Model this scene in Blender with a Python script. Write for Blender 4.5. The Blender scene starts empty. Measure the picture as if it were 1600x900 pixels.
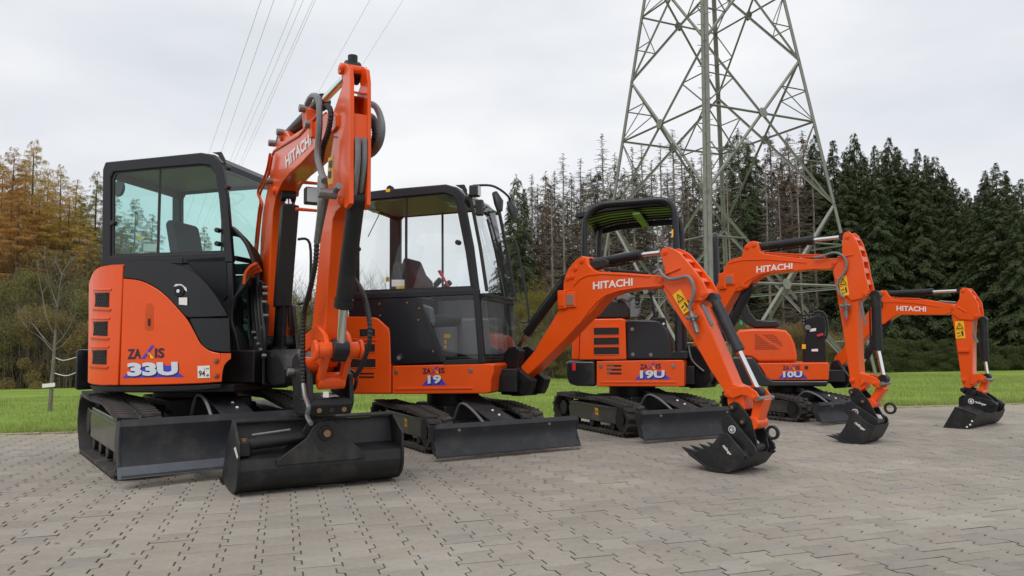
import bpy, bmesh, math, random
import numpy as np
from mathutils import Vector, Matrix
rnd = random.Random(7)
R = math.radians
# ------------------------------------------------------------------ camera
F = 1150.0; PITCH = math.atan(93/1150); ROLL = .010; H = .92
scn = bpy.context.scene
cd = bpy.data.cameras.new('camera'); cam = bpy.data.objects.new('camera', cd)
scn.collection.objects.link(cam)
cd.sensor_width = 36; cd.lens = F/1600*36; cd.clip_end = 3000; cd.clip_start = .05
cam.matrix_world = Matrix.Translation((0, 0, H)) @ Matrix.Rotation(PITCH+math.pi/2, 4, 'X') @ Matrix.Rotation(-ROLL, 4, 'Z')
scn.camera = cam
scn.render.resolution_x = 1024; scn.render.resolution_y = 576
# ------------------------------------------------------------------ world and sun (overcast)
SUN_EL, SUN_AZ = 52, 200      # azimuth in degrees from +Y towards +X: behind and a little left of the camera
w = bpy.data.worlds.new("World"); scn.world = w; w.use_nodes = True
nt = w.node_tree; nt.nodes.clear()
def N(t, **k):
    n = nt.nodes.new(t)
    for a, b in k.items(): setattr(n, a, b)
    return n
out = N('ShaderNodeOutputWorld'); bg = N('ShaderNodeBackground'); bg2 = N('ShaderNodeBackground')
sky = N('ShaderNodeTexSky', sky_type='NISHITA', sun_disc=False)
sky.sun_elevation = R(SUN_EL); sky.sun_rotation = R(SUN_AZ)
bg.inputs[1].default_value = .10
nt.links.new(sky.outputs[0], bg.inputs[0])
tc = N('ShaderNodeTexCoord'); mp = N('ShaderNodeMapping'); mp.inputs['Scale'].default_value = (1, 1, 2.6)
n1 = N('ShaderNodeTexNoise'); n1.inputs['Scale'].default_value = 2.1; n1.inputs['Detail'].default_value = 7; n1.inputs['Roughness'].default_value = .48
cr = N('ShaderNodeValToRGB'); e = cr.color_ramp.elements
e[0].position = .30; e[0].color = (.73, .765, .825, 1); e[1].position = .60; e[1].color = (1.0, 1.0, 1.01, 1)
e2 = cr.color_ramp.elements.new(.48); e2.color = (.87, .89, .925, 1)
nt.links.new(tc.outputs['Generated'], mp.inputs[0]); nt.links.new(mp.outputs[0], n1.inputs[0]); nt.links.new(n1.outputs[0], cr.inputs[0])
nt.links.new(cr.outputs[0], bg2.inputs[0]); bg2.inputs[1].default_value = 1.0
mx = N('ShaderNodeMixShader'); mx.inputs[0].default_value = .95
nt.links.new(bg.outputs[0], mx.inputs[1]); nt.links.new(bg2.outputs[0], mx.inputs[2]); nt.links.new(mx.outputs[0], out.inputs[0])
sl = bpy.data.lights.new('sun', 'SUN'); sl.energy = 1.4; sl.angle = R(28); sl.color = (1, .96, .9)
so = bpy.data.objects.new('sun', sl); scn.collection.objects.link(so)
sd = Vector((math.sin(R(SUN_AZ))*math.cos(R(SUN_EL)), math.cos(R(SUN_AZ))*math.cos(R(SUN_EL)), math.sin(R(SUN_EL))))
so.rotation_euler = sd.to_track_quat('Z', 'Y').to_euler()
scn.view_settings.view_transform = 'Standard'; scn.view_settings.look = 'None'
scn.view_settings.exposure = 0.0; scn.view_settings.gamma = 1
# ------------------------------------------------------------------ photograph pixel -> ray, used to survey real planes
def ray(px, py):
    u = (px-800)/F; v = -(py-450)/F; c, s = math.cos(ROLL), math.sin(ROLL)
    u, v = c*u+s*v, -s*u+c*v
    return (u, math.cos(PITCH)-math.sin(PITCH)*v, math.sin(PITCH)+math.cos(PITCH)*v)
def AT(px, py, Y):
    d = ray(px, py); k = Y/d[1]; return (d[0]*k, Y, H+d[2]*k)
class Fr:                                     # a vertical working plane: along f, out to the side n, up
    def __init__(s, C, phi):
        s.C = C; p = R(phi); s.phi = p; s.f = (math.cos(p), -math.sin(p)); s.n = (-math.sin(p), -math.cos(p))
    def w(s, a, b, z): return (s.C[0]+a*s.f[0]+b*s.n[0], s.C[1]+a*s.f[1]+b*s.n[1], z)
    def t(s, px, py, b=0):
        d = ray(px, py); Pb = (s.C[0]+b*s.n[0], s.C[1]+b*s.n[1])
        den = d[0]*s.n[0]+d[1]*s.n[1]; k = (Pb[0]*s.n[0]+Pb[1]*s.n[1])/den
        x, y, z = d[0]*k, d[1]*k, H+d[2]*k
        return ((x-s.C[0])*s.f[0]+(y-s.C[1])*s.f[1], z)
    def T(s, pts, b=0): return [s.t(x, y, b) for x, y in pts]
    def surf(s, b): return lambda px, py: Vector(s.w(s.t(px, py, b)[0], b, s.t(px, py, b)[1]))
# ------------------------------------------------------------------ materials
MATS = {}
def mat(name, base, rough=.5, metal=0, spec=.5, coat=0, var=0, vscale=8, bump=0, bscale=60, dust=0, dustcol=(.30, .26, .21), island=0, trans=0, grad=None):
    m = bpy.data.materials.new(name); m.use_nodes = True; t = m.node_tree; b = t.nodes['Principled BSDF']
    b.inputs['Roughness'].default_value = rough; b.inputs['Metallic'].default_value = metal
    b.inputs['Specular IOR Level'].default_value = spec; b.inputs['Coat Weight'].default_value = coat; b.inputs['Coat Roughness'].default_value = .08
    def nn(ty, **k):
        n = t.nodes.new(ty)
        for a, v in k.items(): setattr(n, a, v)
        return n
    tc = nn('ShaderNodeTexCoord'); col = None
    rgb = nn('ShaderNodeRGB'); rgb.outputs[0].default_value = (*base, 1); col = rgb.outputs[0]
    if var:
        no = nn('ShaderNodeTexNoise'); no.inputs['Scale'].default_value = vscale; no.inputs['Detail'].default_value = 6; no.inputs['Roughness'].default_value = .6
        t.links.new(tc.outputs['Object'], no.inputs[0])
        mr = nn('ShaderNodeMapRange'); mr.inputs[1].default_value = .25; mr.inputs[2].default_value = .75; mr.inputs[3].default_value = 1-var; mr.inputs[4].default_value = 1+var
        t.links.new(no.outputs[0], mr.inputs[0])
        mm = nn('ShaderNodeVectorMath', operation='SCALE'); t.links.new(col, mm.inputs[0]); t.links.new(mr.outputs[0], mm.inputs['Scale']); col = mm.outputs[0]
    if island:
        ge = nn('ShaderNodeNewGeometry'); oi = nn('ShaderNodeObjectInfo')
        ad = nn('ShaderNodeMath', operation='ADD'); fr_ = nn('ShaderNodeMath', operation='FRACT')
        t.links.new(ge.outputs['Random Per Island'], ad.inputs[0]); t.links.new(oi.outputs['Random'], ad.inputs[1]); t.links.new(ad.outputs[0], fr_.inputs[0])
        cr = nn('ShaderNodeValToRGB'); el = cr.color_ramp.elements
        cols = island if isinstance(island, (list, tuple)) else None
        if cols:
            el[0].color = (*cols[0], 1); el[1].color = (*cols[-1], 1)
            for i, c in enumerate(cols[1:-1]):
                q = el.new((i+1)/(len(cols)-1)); q.color = (*c, 1)
            t.links.new(fr_.outputs[0], cr.inputs[0])
            if var:
                t.links.new(cr.outputs[0], mm.inputs[0])
            else: col = cr.outputs[0]
    if dust:
        no = nn('ShaderNodeTexNoise'); no.inputs['Scale'].default_value = 5; no.inputs['Detail'].default_value = 9; no.inputs['Roughness'].default_value = .68
        t.links.new(tc.outputs['Object'], no.inputs[0])
        mr = nn('ShaderNodeMapRange'); mr.inputs[1].default_value = .5; mr.inputs[2].default_value = .72; mr.inputs[4].default_value = dust
        t.links.new(no.outputs[0], mr.inputs[0])
        mi = nn('ShaderNodeMix', data_type='RGBA'); t.links.new(mr.outputs[0], mi.inputs[0]); t.links.new(col, mi.inputs[6]); mi.inputs[7].default_value = (*dustcol, 1); col = mi.outputs[2]
        r2 = nn('ShaderNodeMapRange'); r2.inputs[3].default_value = rough; r2.inputs[4].default_value = min(1, rough+.3); t.links.new(no.outputs[0], r2.inputs[0]); t.links.new(r2.outputs[0], b.inputs['Roughness'])
    t.links.new(col, b.inputs['Base Color'])
    if bump:
        nb = nn('ShaderNodeTexNoise'); nb.inputs['Scale'].default_value = bscale; nb.inputs['Detail'].default_value = 4
        t.links.new(tc.outputs['Object'], nb.inputs[0]); bp = nn('ShaderNodeBump'); bp.inputs['Strength'].default_value = bump; bp.inputs['Distance'].default_value = .01
        t.links.new(nb.outputs[0], bp.inputs['Height']); t.links.new(bp.outputs[0], b.inputs['Normal'])
    if trans:
        tr = nn('ShaderNodeBsdfTranslucent'); t.links.new(col, tr.inputs[0]); ms = nn('ShaderNodeMixShader'); ms.inputs[0].default_value = trans
        t.links.new(b.outputs[0], ms.inputs[1]); t.links.new(tr.outputs[0], ms.inputs[2]); t.links.new(ms.outputs[0], t.nodes['Material Output'].inputs[0])
    MATS[name] = m; return m
def glassmat(name, tint, refl=1.0):
    m = bpy.data.materials.new(name); m.use_nodes = True; t = m.node_tree; t.nodes.clear()
    o = t.nodes.new('ShaderNodeOutputMaterial'); tr = t.nodes.new('ShaderNodeBsdfTransparent'); tr.inputs[0].default_value = (*tint, 1)
    g = t.nodes.new('ShaderNodeBsdfGlossy'); g.inputs['Roughness'].default_value = .02; g.inputs[0].default_value = (refl, refl, refl, 1)
    fz0 = t.nodes.new('ShaderNodeFresnel'); fz0.inputs[0].default_value = 1.5
    ge = t.nodes.new('ShaderNodeNewGeometry'); fz = t.nodes.new('ShaderNodeMath'); fz.operation = 'MULTIPLY_ADD'; fz.use_clamp = True; mb_ = t.nodes.new('ShaderNodeMath'); mb_.operation = 'MULTIPLY'; mb_.inputs[1].default_value = -1.0
    t.links.new(ge.outputs['Backfacing'], mb_.inputs[0]); t.links.new(fz0.outputs[0], fz.inputs[0]); fz.inputs[1].default_value = 1.0; t.links.new(mb_.outputs[0], fz.inputs[2])
    mx = t.nodes.new('ShaderNodeMixShader'); t.links.new(fz.outputs[0], mx.inputs[0]); t.links.new(tr.outputs[0], mx.inputs[1]); t.links.new(g.outputs[0], mx.inputs[2])
    t.links.new(mx.outputs[0], o.inputs[0]); MATS[name] = m
mat('orange', (.79, .088, .006), .32, spec=.32, coat=.24, var=.07, vscale=2.2, bump=.10, bscale=2.5)
mat('orange_worn', (.60, .075, .01), .45, spec=.3, coat=.05, var=.10, vscale=12)
mat('black_paint', (.009, .010, .012), .36, spec=.35, coat=.1, var=.2, dust=.06)
mat('bucket_black', (.010, .011, .013), .36, spec=.5, var=.4, vscale=14, dust=.12, bump=.15, bscale=70)
mat('blade_grey', (.018, .021, .027), .42, var=.15, vscale=5, dust=.12)
mat('steel_edge', (.11, .125, .15), .38, metal=.3, var=.15, dust=.2)
mat('cab_grey', (.011, .012, .017), .40, spec=.4, coat=.08, var=.1)
mat('dark_plastic', (.007, .008, .010), .4, spec=.35, var=.15)
mat('hood_black', (.010, .011, .015), .30, spec=.4, coat=.12)
mat('rubber', (.034, .031, .029), .7, var=.3, dust=.75, dustcol=(.15, .125, .105), bump=.3, bscale=50)
mat('frame_dark', (.008, .008, .009), .38, spec=.35, coat=.1, dust=.05)
mat('chrome', (.75, .76, .78), .14, metal=1)
mat('zinc', (.24, .24, .235), .42, metal=.8, var=.2, vscale=30)
mat('hose', (.010, .010, .011), .45)
mat('hose_grey', (.16, .17, .18), .45, var=.15, vscale=30)
mat('white_paint', (.78, .76, .74), .4)
mat('letter_white', (.80, .74, .72), .4)
mat('decal_navy', (.02, .015, .05), .4)
mat('decal_blue', (.05, .05, .52), .35)
mat('decal_yellow', (.85, .55, .03), .4)
mat('decal_grey', (.62, .68, .75), .4)
mat('warn_yellow', (.85, .47, .01), .45)
mat('warn_black', (.02, .02, .02), .5)
mat('red_plastic', (.6, .02, .03), .4)
mat('green_plastic', (.03, .42, .16), .4)
mat('canopy_green', (.13, .27, .035), .45)
mat('seat_cloth', (.035, .037, .042), .8, bump=.3, bscale=200)
mat('vinyl', (.016, .016, .017), .38)
mat('grey_plastic', (.16, .165, .17), .5)
mat('lamp_glass', (.28, .17, .14), .1, coat=1)
mat('lamp_clear', (.42, .43, .44), .12, coat=1)
mat('grille', (.010, .010, .010), .6)
mat('grille_bar', (.05, .05, .05), .5)
mat('counterweight', (.018, .019, .022), .2, coat=.5, var=.1)
mat('frame_gloss', (.035, .032, .026), .26, coat=.3, var=.3, dust=.25)
mat('copper', (.30, .17, .09), .4, metal=.6)
glassmat('glass_teal', (.82, .93, .915)); glassmat('glass_clear', (.95, .965, .965)); glassmat('glass_dark', (.88, .89, .90))
# ------------------------------------------------------------------ mesh helpers
COL = scn.collection
def new_obj(name, mesh, parent=None):
    o = bpy.data.objects.new(name, mesh); COL.objects.link(o)
    if parent: o.parent = parent
    return o
class MB:
    def __init__(s): s.v = []; s.f = []
    def add(s, vs, fs):
        k = len(s.v); s.v += [tuple(v) for v in vs]; s.f += [tuple(i+k for i in f) for f in fs]
    def prism(s, fr, poly, b0, b1):
        n = len(poly)
        # orientation: make the polygon counter-clockwise seen from +b
        A = sum(poly[i][0]*poly[(i+1) % n][1]-poly[(i+1) % n][0]*poly[i][1] for i in range(n))
        if A < 0: poly = poly[::-1]
        if b0 > b1: b0, b1 = b1, b0
        vs = [fr.w(a, b0, z) for a, z in poly]+[fr.w(a, b1, z) for a, z in poly]
        fs = [tuple(range(n))[::-1], tuple(range(n, 2*n))]+[(i, (i+1) % n, n+(i+1) % n, n+i) for i in range(n)]
        s.add(vs, fs); return s
    def ring(s, fr, outer, inner, b0, b1):
        n = len(outer)
        A = sum(outer[i][0]*outer[(i+1) % n][1]-outer[(i+1) % n][0]*outer[i][1] for i in range(n))
        if A < 0: outer = outer[::-1]; inner = inner[::-1]
        if b0 > b1: b0, b1 = b1, b0
        vs = []
        for b in (b0, b1):
            vs += [fr.w(a, b, z) for a, z in outer]+[fr.w(a, b, z) for a, z in inner]
        fs = []
        for i in range(n):
            j = (i+1) % n
            fs += [(2*n+i, 2*n+j, 3*n+j, 3*n+i), (j, i, n+i, n+j), (i, j, 2*n+j, 2*n+i), (n+j, n+i, 3*n+i, 3*n+j)]
        s.add(vs, fs); return s
    def box(s, fr, a0, a1, b0, b1, z0, z1): return s.prism(fr, [(a0, z0), (a1, z0), (a1, z1), (a0, z1)], b0, b1)
    def tube(s, pts, r, n=8, cap=True, corr=0):
        pts = [Vector(p) for p in pts]; m = len(pts); up = Vector((.13, .27, .95)).normalized(); vs = []; fs = []
        t0 = None; x = None
        for i, p in enumerate(pts):
            t = ((pts[min(i+1, m-1)]-pts[max(i-1, 0)])).normalized()
            if x is None:
                x = t.cross(up if abs(t.dot(up)) < .9 else Vector((1, 0, 0))).normalized()
            else: x = (x-t*x.dot(t)).normalized()
            y = t.cross(x); rr = r[i] if isinstance(r, (list, tuple)) else r
            if corr and i % 2: rr *= (1-corr)
            vs += [p+x*(rr*math.cos(2*math.pi*k/n))+y*(rr*math.sin(2*math.pi*k/n)) for k in range(n)]
        for i in range(m-1):
            for k in range(n):
                a = i*n+k; b = i*n+(k+1) % n; fs.append((a, b, b+n, a+n))
        if cap: fs += [tuple(range(n))[::-1], tuple(range((m-1)*n, m*n))]
        s.add(vs, fs); return s
    def cyl(s, p0, p1, r, n=16): return s.tube([p0, p1], r, n)
    def build(s, name, m, parent=None, bevel=0, smooth=35, seg=2, **props):
        me = bpy.data.meshes.new(name); vs = s.v
        if parent is not None:
            inv = ROOTINV[parent.name] if parent.name in ROOTINV else Matrix()
            vs = [tuple(inv @ Vector(v)) for v in vs]
            INHER = inv
        me.from_pydata(vs, [], s.f); me.validate(); me.update()
        me.materials.append(MATS[m] if isinstance(m, str) else m)
        for p in me.polygons: p.use_smooth = True
        me.set_sharp_from_angle(angle=R(smooth))
        o = new_obj(name, me, parent)
        if parent is not None and parent.name in ROOTINV: ROOTINV[o.name] = ROOTINV[parent.name]
        if bevel:
            bm = o.modifiers.new('bevel', 'BEVEL'); bm.width = bevel; bm.segments = seg; bm.limit_method = 'ANGLE'; bm.angle_limit = R(40); bm.harden_normals = True; bm.use_clamp_overlap = True
        for k, v in props.items(): o[k] = v
        return o
ROOTINV = {}
def root(name, loc, rz, label, cat, group=None):
    o = new_obj(name, None); o.location = loc; o.rotation_euler = (0, 0, rz)
    o['label'] = label; o['category'] = cat
    if group: o['group'] = group
    M = Matrix.Translation(loc) @ Matrix.Rotation(rz, 4, 'Z'); ROOTINV[o.name] = M.inverted(); return o
def smoothpath(pts, sub=6):
    P = [Vector(p) for p in pts]; out = []
    for i in range(len(P)-1):
        p0 = P[max(i-1, 0)]; p1 = P[i]; p2 = P[i+1]; p3 = P[min(i+2, len(P)-1)]
        for k in range(sub):
            t = k/sub; out.append(.5*((2*p1)+(p2-p0)*t+(2*p0-5*p1+4*p2-p3)*t*t+(3*p1-p0-3*p2+p3)*t**3))
    out.append(P[-1]); return out
def thick(pts, th):                           # polyline -> closed strip
    o = []
    for i, p in enumerate(pts):
        a = pts[max(i-1, 0)]; b = pts[min(i+1, len(pts)-1)]; dx, dz = b[0]-a[0], b[1]-a[1]; l = math.hypot(dx, dz)
        o.append((p[0]-dz/l*th, p[1]+dx/l*th))
    return pts+o[::-1]
def arc(c, r, a0, a1, n=8): return [(c[0]+r*math.cos(R(a0+(a1-a0)*i/n)), c[1]+r*math.sin(R(a0+(a1-a0)*i/n))) for i in range(n+1)]
def boss(fr, a, z, b0, b1, r, n=20):
    m = MB(); m.prism(fr, arc((a, z), r, 0, 360*(n-1)/n, n-1), b0, b1); return m
# flat print and small sheets laid on a surface
def decal(name, pts, surf, m, parent, off=.003, towards=None, **k):
    P = [surf(x, y) for x, y in pts]; c = sum(P, Vector())/len(P)
    nrm = (P[1]-P[0]).cross(P[2]-P[1]); 
    if nrm.length < 1e-9: nrm = (P[2]-P[0]).cross(P[-1]-P[0])
    nrm.normalize(); v = Vector((0, 0, H))-c
    if nrm.dot(v) < 0: nrm = -nrm; P = P[::-1]
    mb = MB(); mb.add([p+nrm*off for p in P], [tuple(range(len(P)))]); return mb.build(name, m, parent, **k)
def text_mesh(txt, bold=.02, shear=0):
    cu = bpy.data.curves.new('lettering', 'FONT'); cu.body = txt; cu.size = 1; cu.offset = bold; cu.shear = shear; cu.resolution_u = 3
    o = bpy.data.objects.new('lettering', cu); COL.objects.link(o)
    dg = bpy.context.evaluated_depsgraph_get(); me = bpy.data.meshes.new_from_object(o.evaluated_get(dg))
    bpy.data.objects.remove(o); vs = [v.co.copy() for v in me.vertices]; fs = [tuple(p.vertices) for p in me.polygons]; bpy.data.meshes.remove(me)
    return vs, fs
def lettering(txt, bl, br, tl, surf, m, parent, off=.004, bold=.02, shear=0, name='lettering', **k):
    vs, fs = text_mesh(txt, bold, shear); x0 = min(v.x for v in vs); x1 = max(v.x for v in vs); y0 = min(v.y for v in vs); y1 = max(v.y for v in vs)
    P = []
    for v in vs:
        u = (v.x-x0)/(x1-x0); t = (v.y-y0)/(y1-y0)
        P.append(surf(bl[0]+u*(br[0]-bl[0])+t*(tl[0]-bl[0]), bl[1]+u*(br[1]-bl[1])+t*(tl[1]-bl[1])))
    A, B, C = surf(*bl), surf(*br), surf(*tl); nrm = (B-A).cross(C-A).normalized()
    if nrm.dot(Vector((0, 0, H))-A) < 0: nrm = -nrm
    mb = MB(); mb.add([p+nrm*off for p in P], fs); return mb.build(name, m, parent, **k)
# ------------------------------------------------------------------ terrain, yard, grass
def edgeY(x): return 8.46+.21*(x+5.83)
def tz(x, y):
    e_ = (y-edgeY(x))*.978
    if e_ < 0: return 0.0
    t = min(1, e_/38); return -.80*t*t*(3-2*t)
def gridmesh(xs, ys, zf):
    vs = [(x, y, zf(x, y)) for y in ys for x in xs]; n = len(xs)
    fs = [(j*n+i, j*n+i+1, (j+1)*n+i+1, (j+1)*n+i) for j in range(len(ys)-1) for i in range(n-1)]
    return vs, fs
def grass_material():
    m = bpy.data.materials.new('lawn'); m.use_nodes = True; t = m.node_tree; b = t.nodes['Principled BSDF']; b.inputs['Roughness'].default_value = .9; b.inputs['Specular IOR Level'].default_value = .1
    tc = t.nodes.new('ShaderNodeTexCoord'); n1 = t.nodes.new('ShaderNodeTexNoise'); n1.inputs['Scale'].default_value = .35; n1.inputs['Detail'].default_value = 8; n1.inputs['Roughness'].default_value = .7
    n2 = t.nodes.new('ShaderNodeTexNoise'); n2.inputs['Scale'].default_value = 14; n2.inputs['Detail'].default_value = 5
    t.links.new(tc.outputs['Object'], n1.inputs[0]); t.links.new(tc.outputs['Object'], n2.inputs[0])
    ad = t.nodes.new('ShaderNodeMath'); ad.operation = 'ADD'; t.links.new(n1.outputs[0], ad.inputs[0]); t.links.new(n2.outputs[0], ad.inputs[1])
    cr = t.nodes.new('ShaderNodeValToRGB'); e = cr.color_ramp.elements; e[0].position = .75/2+.1; e[0].color = (.16, .25, .04, 1); e[1].position = .62; e[1].color = (.31, .38, .08, 1)
    h = t.nodes.new('ShaderNodeMath'); h.operation = 'MULTIPLY'; h.inputs[1].default_value = .5; t.links.new(ad.outputs[0], h.inputs[0]); t.links.new(h.outputs[0], cr.inputs[0]); t.links.new(cr.outputs[0], b.inputs['Base Color'])
    bp = t.nodes.new('ShaderNodeBump'); bp.inputs['Strength'].default_value = .8; bp.inputs['Distance'].default_value = .06; t.links.new(n2.outputs[0], bp.inputs['Height']); t.links.new(bp.outputs[0], b.inputs['Normal'])
    MATS['lawn'] = m
grass_material()
def build_ground():
    xs = sorted(set([-900, -500, -250, -150]+[i*5 for i in range(-20, 21)]+[150, 250, 500, 900]))
    # rows follow the yard's edge line so the field starts exactly there
    es = [-.02, 1, 2, 3, 4, 6, 8, 10, 13, 16, 20, 25, 30, 35, 40, 50, 70, 110, 200, 400, 900]
    vs = []; n = len(xs)
    for e_ in es:
        for x in xs:
            y = edgeY(x)+e_; vs.append((x, y, tz(x, y)))
    fs = [(j*n+i, j*n+i+1, (j+1)*n+i+1, (j+1)*n+i) for j in range(len(es)-1) for i in range(n-1)]
    mb = MB(); mb.add(vs, fs); mb.build('meadow', 'lawn', kind='structure')
mat('joint_soil', (.135, .115, .058), .95, var=.5, vscale=1.5, bump=.5, bscale=80)
mat('paver', (.3, .3, .3), .82, spec=.3, var=.10, vscale=26, bump=.35, bscale=160, island=[(.275, .253, .219), (.325, .300, .262), (.297, .268, .230), (.35, .325, .285), (.305, .283, .252), (.315, .278, .236), (.265, .249, .224), (.312, .285, .246)], dust=.5, dustcol=(.38, .345, .28))
mat('joint_dirt_shade', (.045, .040, .026), .95, var=.4, vscale=2)  # dirt on the stones' side walls, with the gap's shade painted into its colour
mat('kerb', (.33, .29, .235), .85, var=.15, bump=.4)
mat('verge_sand', (.34, .29, .2), .95, var=.3, vscale=6, bump=.6, bscale=40)
def sandy_edge():
    t = MATS['paver'].node_tree; b = t.nodes['Principled BSDF']; src = b.inputs['Base Color'].links[0].from_socket
    g = t.nodes.new('ShaderNodeNewGeometry'); sp = t.nodes.new('ShaderNodeSeparateXYZ'); t.links.new(g.outputs['Position'], sp.inputs[0])
    m1 = t.nodes.new('ShaderNodeMath'); m1.operation = 'MULTIPLY_ADD'; m1.inputs[1].default_value = .21; m1.inputs[2].default_value = 8.46+.21*5.83; t.links.new(sp.outputs[0], m1.inputs[0])
    m2 = t.nodes.new('ShaderNodeMath'); m2.operation = 'SUBTRACT'; t.links.new(m1.outputs[0], m2.inputs[0]); t.links.new(sp.outputs[1], m2.inputs[1])
    n = t.nodes.new('ShaderNodeTexNoise'); n.inputs['Scale'].default_value = 1.1; n.inputs['Detail'].default_value = 8; n.inputs['Roughness'].default_value = .65; t.links.new(g.outputs['Position'], n.inputs[0])
    r = t.nodes.new('ShaderNodeMapRange'); r.inputs[1].default_value = .1; r.inputs[2].default_value = 1.5; r.inputs[3].default_value = .95; r.inputs[4].default_value = 0; t.links.new(m2.outputs[0], r.inputs[0])
    r2 = t.nodes.new('ShaderNodeMapRange'); r2.inputs[1].default_value = .52; r2.inputs[2].default_value = .78; r2.inputs[4].default_value = .45; t.links.new(n.outputs[0], r2.inputs[0])
    a = t.nodes.new('ShaderNodeMath'); a.operation = 'ADD'; a.use_clamp = True; t.links.new(r.outputs[0], a.inputs[0]); t.links.new(r2.outputs[0], a.inputs[1])
    mx = t.nodes.new('ShaderNodeMix'); mx.data_type = 'RGBA'; t.links.new(a.outputs[0], mx.inputs[0]); t.links.new(src, mx.inputs[6]); mx.inputs[7].default_value = (.36, .315, .235, 1); 
    n3 = t.nodes.new('ShaderNodeTexNoise'); n3.inputs['Scale'].default_value = .55; n3.inputs['Detail'].default_value = 6; n3.inputs['Roughness'].default_value = .6; t.links.new(g.outputs['Position'], n3.inputs[0])
    r3 = t.nodes.new('ShaderNodeMapRange'); r3.inputs[1].default_value = .35; r3.inputs[2].default_value = .7; r3.inputs[3].default_value = .84; r3.inputs[4].default_value = 1.12; t.links.new(n3.outputs[0], r3.inputs[0])
    sc = t.nodes.new('ShaderNodeVectorMath'); sc.operation = 'SCALE'; t.links.new(mx.outputs[2], sc.inputs[0]); t.links.new(r3.outputs[0], sc.inputs['Scale']); t.links.new(sc.outputs[0], b.inputs['Base Color'])
sandy_edge()
build_ground()
YARD = None
def build_yard():
    # a yard wider than the frame, ending at the lawn
    mb = MB(); L, Rr = -60, 60
    mb.add([(L, -25, -.006), (Rr, -25, -.006), (Rr, edgeY(Rr)-.02, -.006), (L, edgeY(L)-.02, -.006)], [(0, 1, 2, 3)])
    yard = mb.build('paved_yard', 'joint_soil', kind='structure')
    v = Vector((-.2986, .9544)); r = Vector((.9544, .2986)); P = .166; L_ = .166; e = .0155
    gx = .0029; gy = .0034; c = .003
    def outline(ins):
        h = L_/2-gy-ins; q0 = .205*L_+.0018+ins*.5; q1 = .295*L_+.0018+ins*.5; we = P/2+e-gx-ins; wn = P/2-e-gx-ins
        return [(we, -h), (we, -q1), (wn, -q0), (wn, q0), (we, q1), (we, h), (-we, h), (-we, q1), (-wn, q0), (-wn, -q0), (-we, -q1), (-we, -h)]
    o1, o0 = outline(0), outline(c)
    n = 12
    T = [(x, y, 0) for x, y in o0]+[(x, y, -.003) for x, y in o1]+[(x, y, -.02) for x, y in o1]
    TF = [tuple(range(n))[::-1]]
    # outline runs counter-clockwise? (we,-h)->(we,h) is +y on the right: yes
    TF = [tuple(range(n))]
    for i in range(n):
        j = (i+1) % n; TF += [(n+i, n+j, j, i), (2*n+i, 2*n+j, n+j, n+i)]
    T = np.array(T); st = []
    rs = random.Random(3)
    for i in range(-110, 130):
        for j in range(-20, 110):
            x = i*P; y = (j+(.5 if i % 2 else 0))*L_
            wx = x*r.x+y*v.x; wy = x*r.y+y*v.y
            if wy < 1.5 or wy > edgeY(wx)-.16: continue
            if abs(wx) > .74*wy+1.6: continue
            st.append((wx*wx+wy*wy, wx, wy))
    st.sort(); me = bpy.data.meshes.new('paving_stone'); me.from_pydata(T.tolist(), [], TF); me.materials.append(MATS['paver']); me.materials.append(MATS['joint_dirt_shade'])
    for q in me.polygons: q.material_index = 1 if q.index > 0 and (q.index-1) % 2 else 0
    ang = math.atan2(r.y, r.x)
    cnt = 0; rest = []
    for d, x, y in st:
        px, py = proj(x, y, 0)
        if cnt < 300 and -30 < px < 1630 and py < 925:
            o = new_obj('paving_stone', me, yard); o.location = (x, y, rs.uniform(-.0015, .0015)); o.rotation_euler = (rs.uniform(-.008, .008), rs.uniform(-.008, .008), ang+rs.uniform(-.008, .008)); cnt += 1
        else: rest.append((x, y))
    V = []; FF = []; ca, sa = math.cos(ang), math.sin(ang)
    for k, (x, y) in enumerate(rest):
        tx, ty = rs.uniform(-.008, .008), rs.uniform(-.008, .008); dz = rs.uniform(-.0015, .0015)
        X = T[:, 0]*ca-T[:, 1]*sa+x; Y = T[:, 0]*sa+T[:, 1]*ca+y; Z = T[:, 2]+T[:, 0]*ty+T[:, 1]*tx+dz
        V.append(np.stack([X, Y, Z], 1)); b = k*len(T); FF += [tuple(q+b for q in f) for f in TF]
    me2 = bpy.data.meshes.new('paving_stones'); me2.from_pydata(np.concatenate(V).tolist(), [], FF); me2.materials.append(MATS['paver']); me2.materials.append(MATS['joint_dirt_shade']); nf = len(TF); me2.polygons.foreach_set('material_index', np.array([1 if (q % nf) > 0 and ((q % nf)-1) % 2 else 0 for q in range(len(me2.polygons))], dtype=np.int32))
    o = new_obj('paving_stones', me2, yard); o['kind'] = 'stuff'
    # kerb of flush edging stones along the lawn
    ex = Vector((1, .21)).normalized(); nk = Vector((-ex.y, ex.x))
    kf = Fr((0, edgeY(0)), 0); kf.f = (ex.x, ex.y); kf.n = (-nk.x, -nk.y)
    kb = MB(); kb.prism(kf, [(-.49, -.05), (.49, -.05), (.49, .008), (-.49, .008)], .02, .12)
    kme = None
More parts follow.
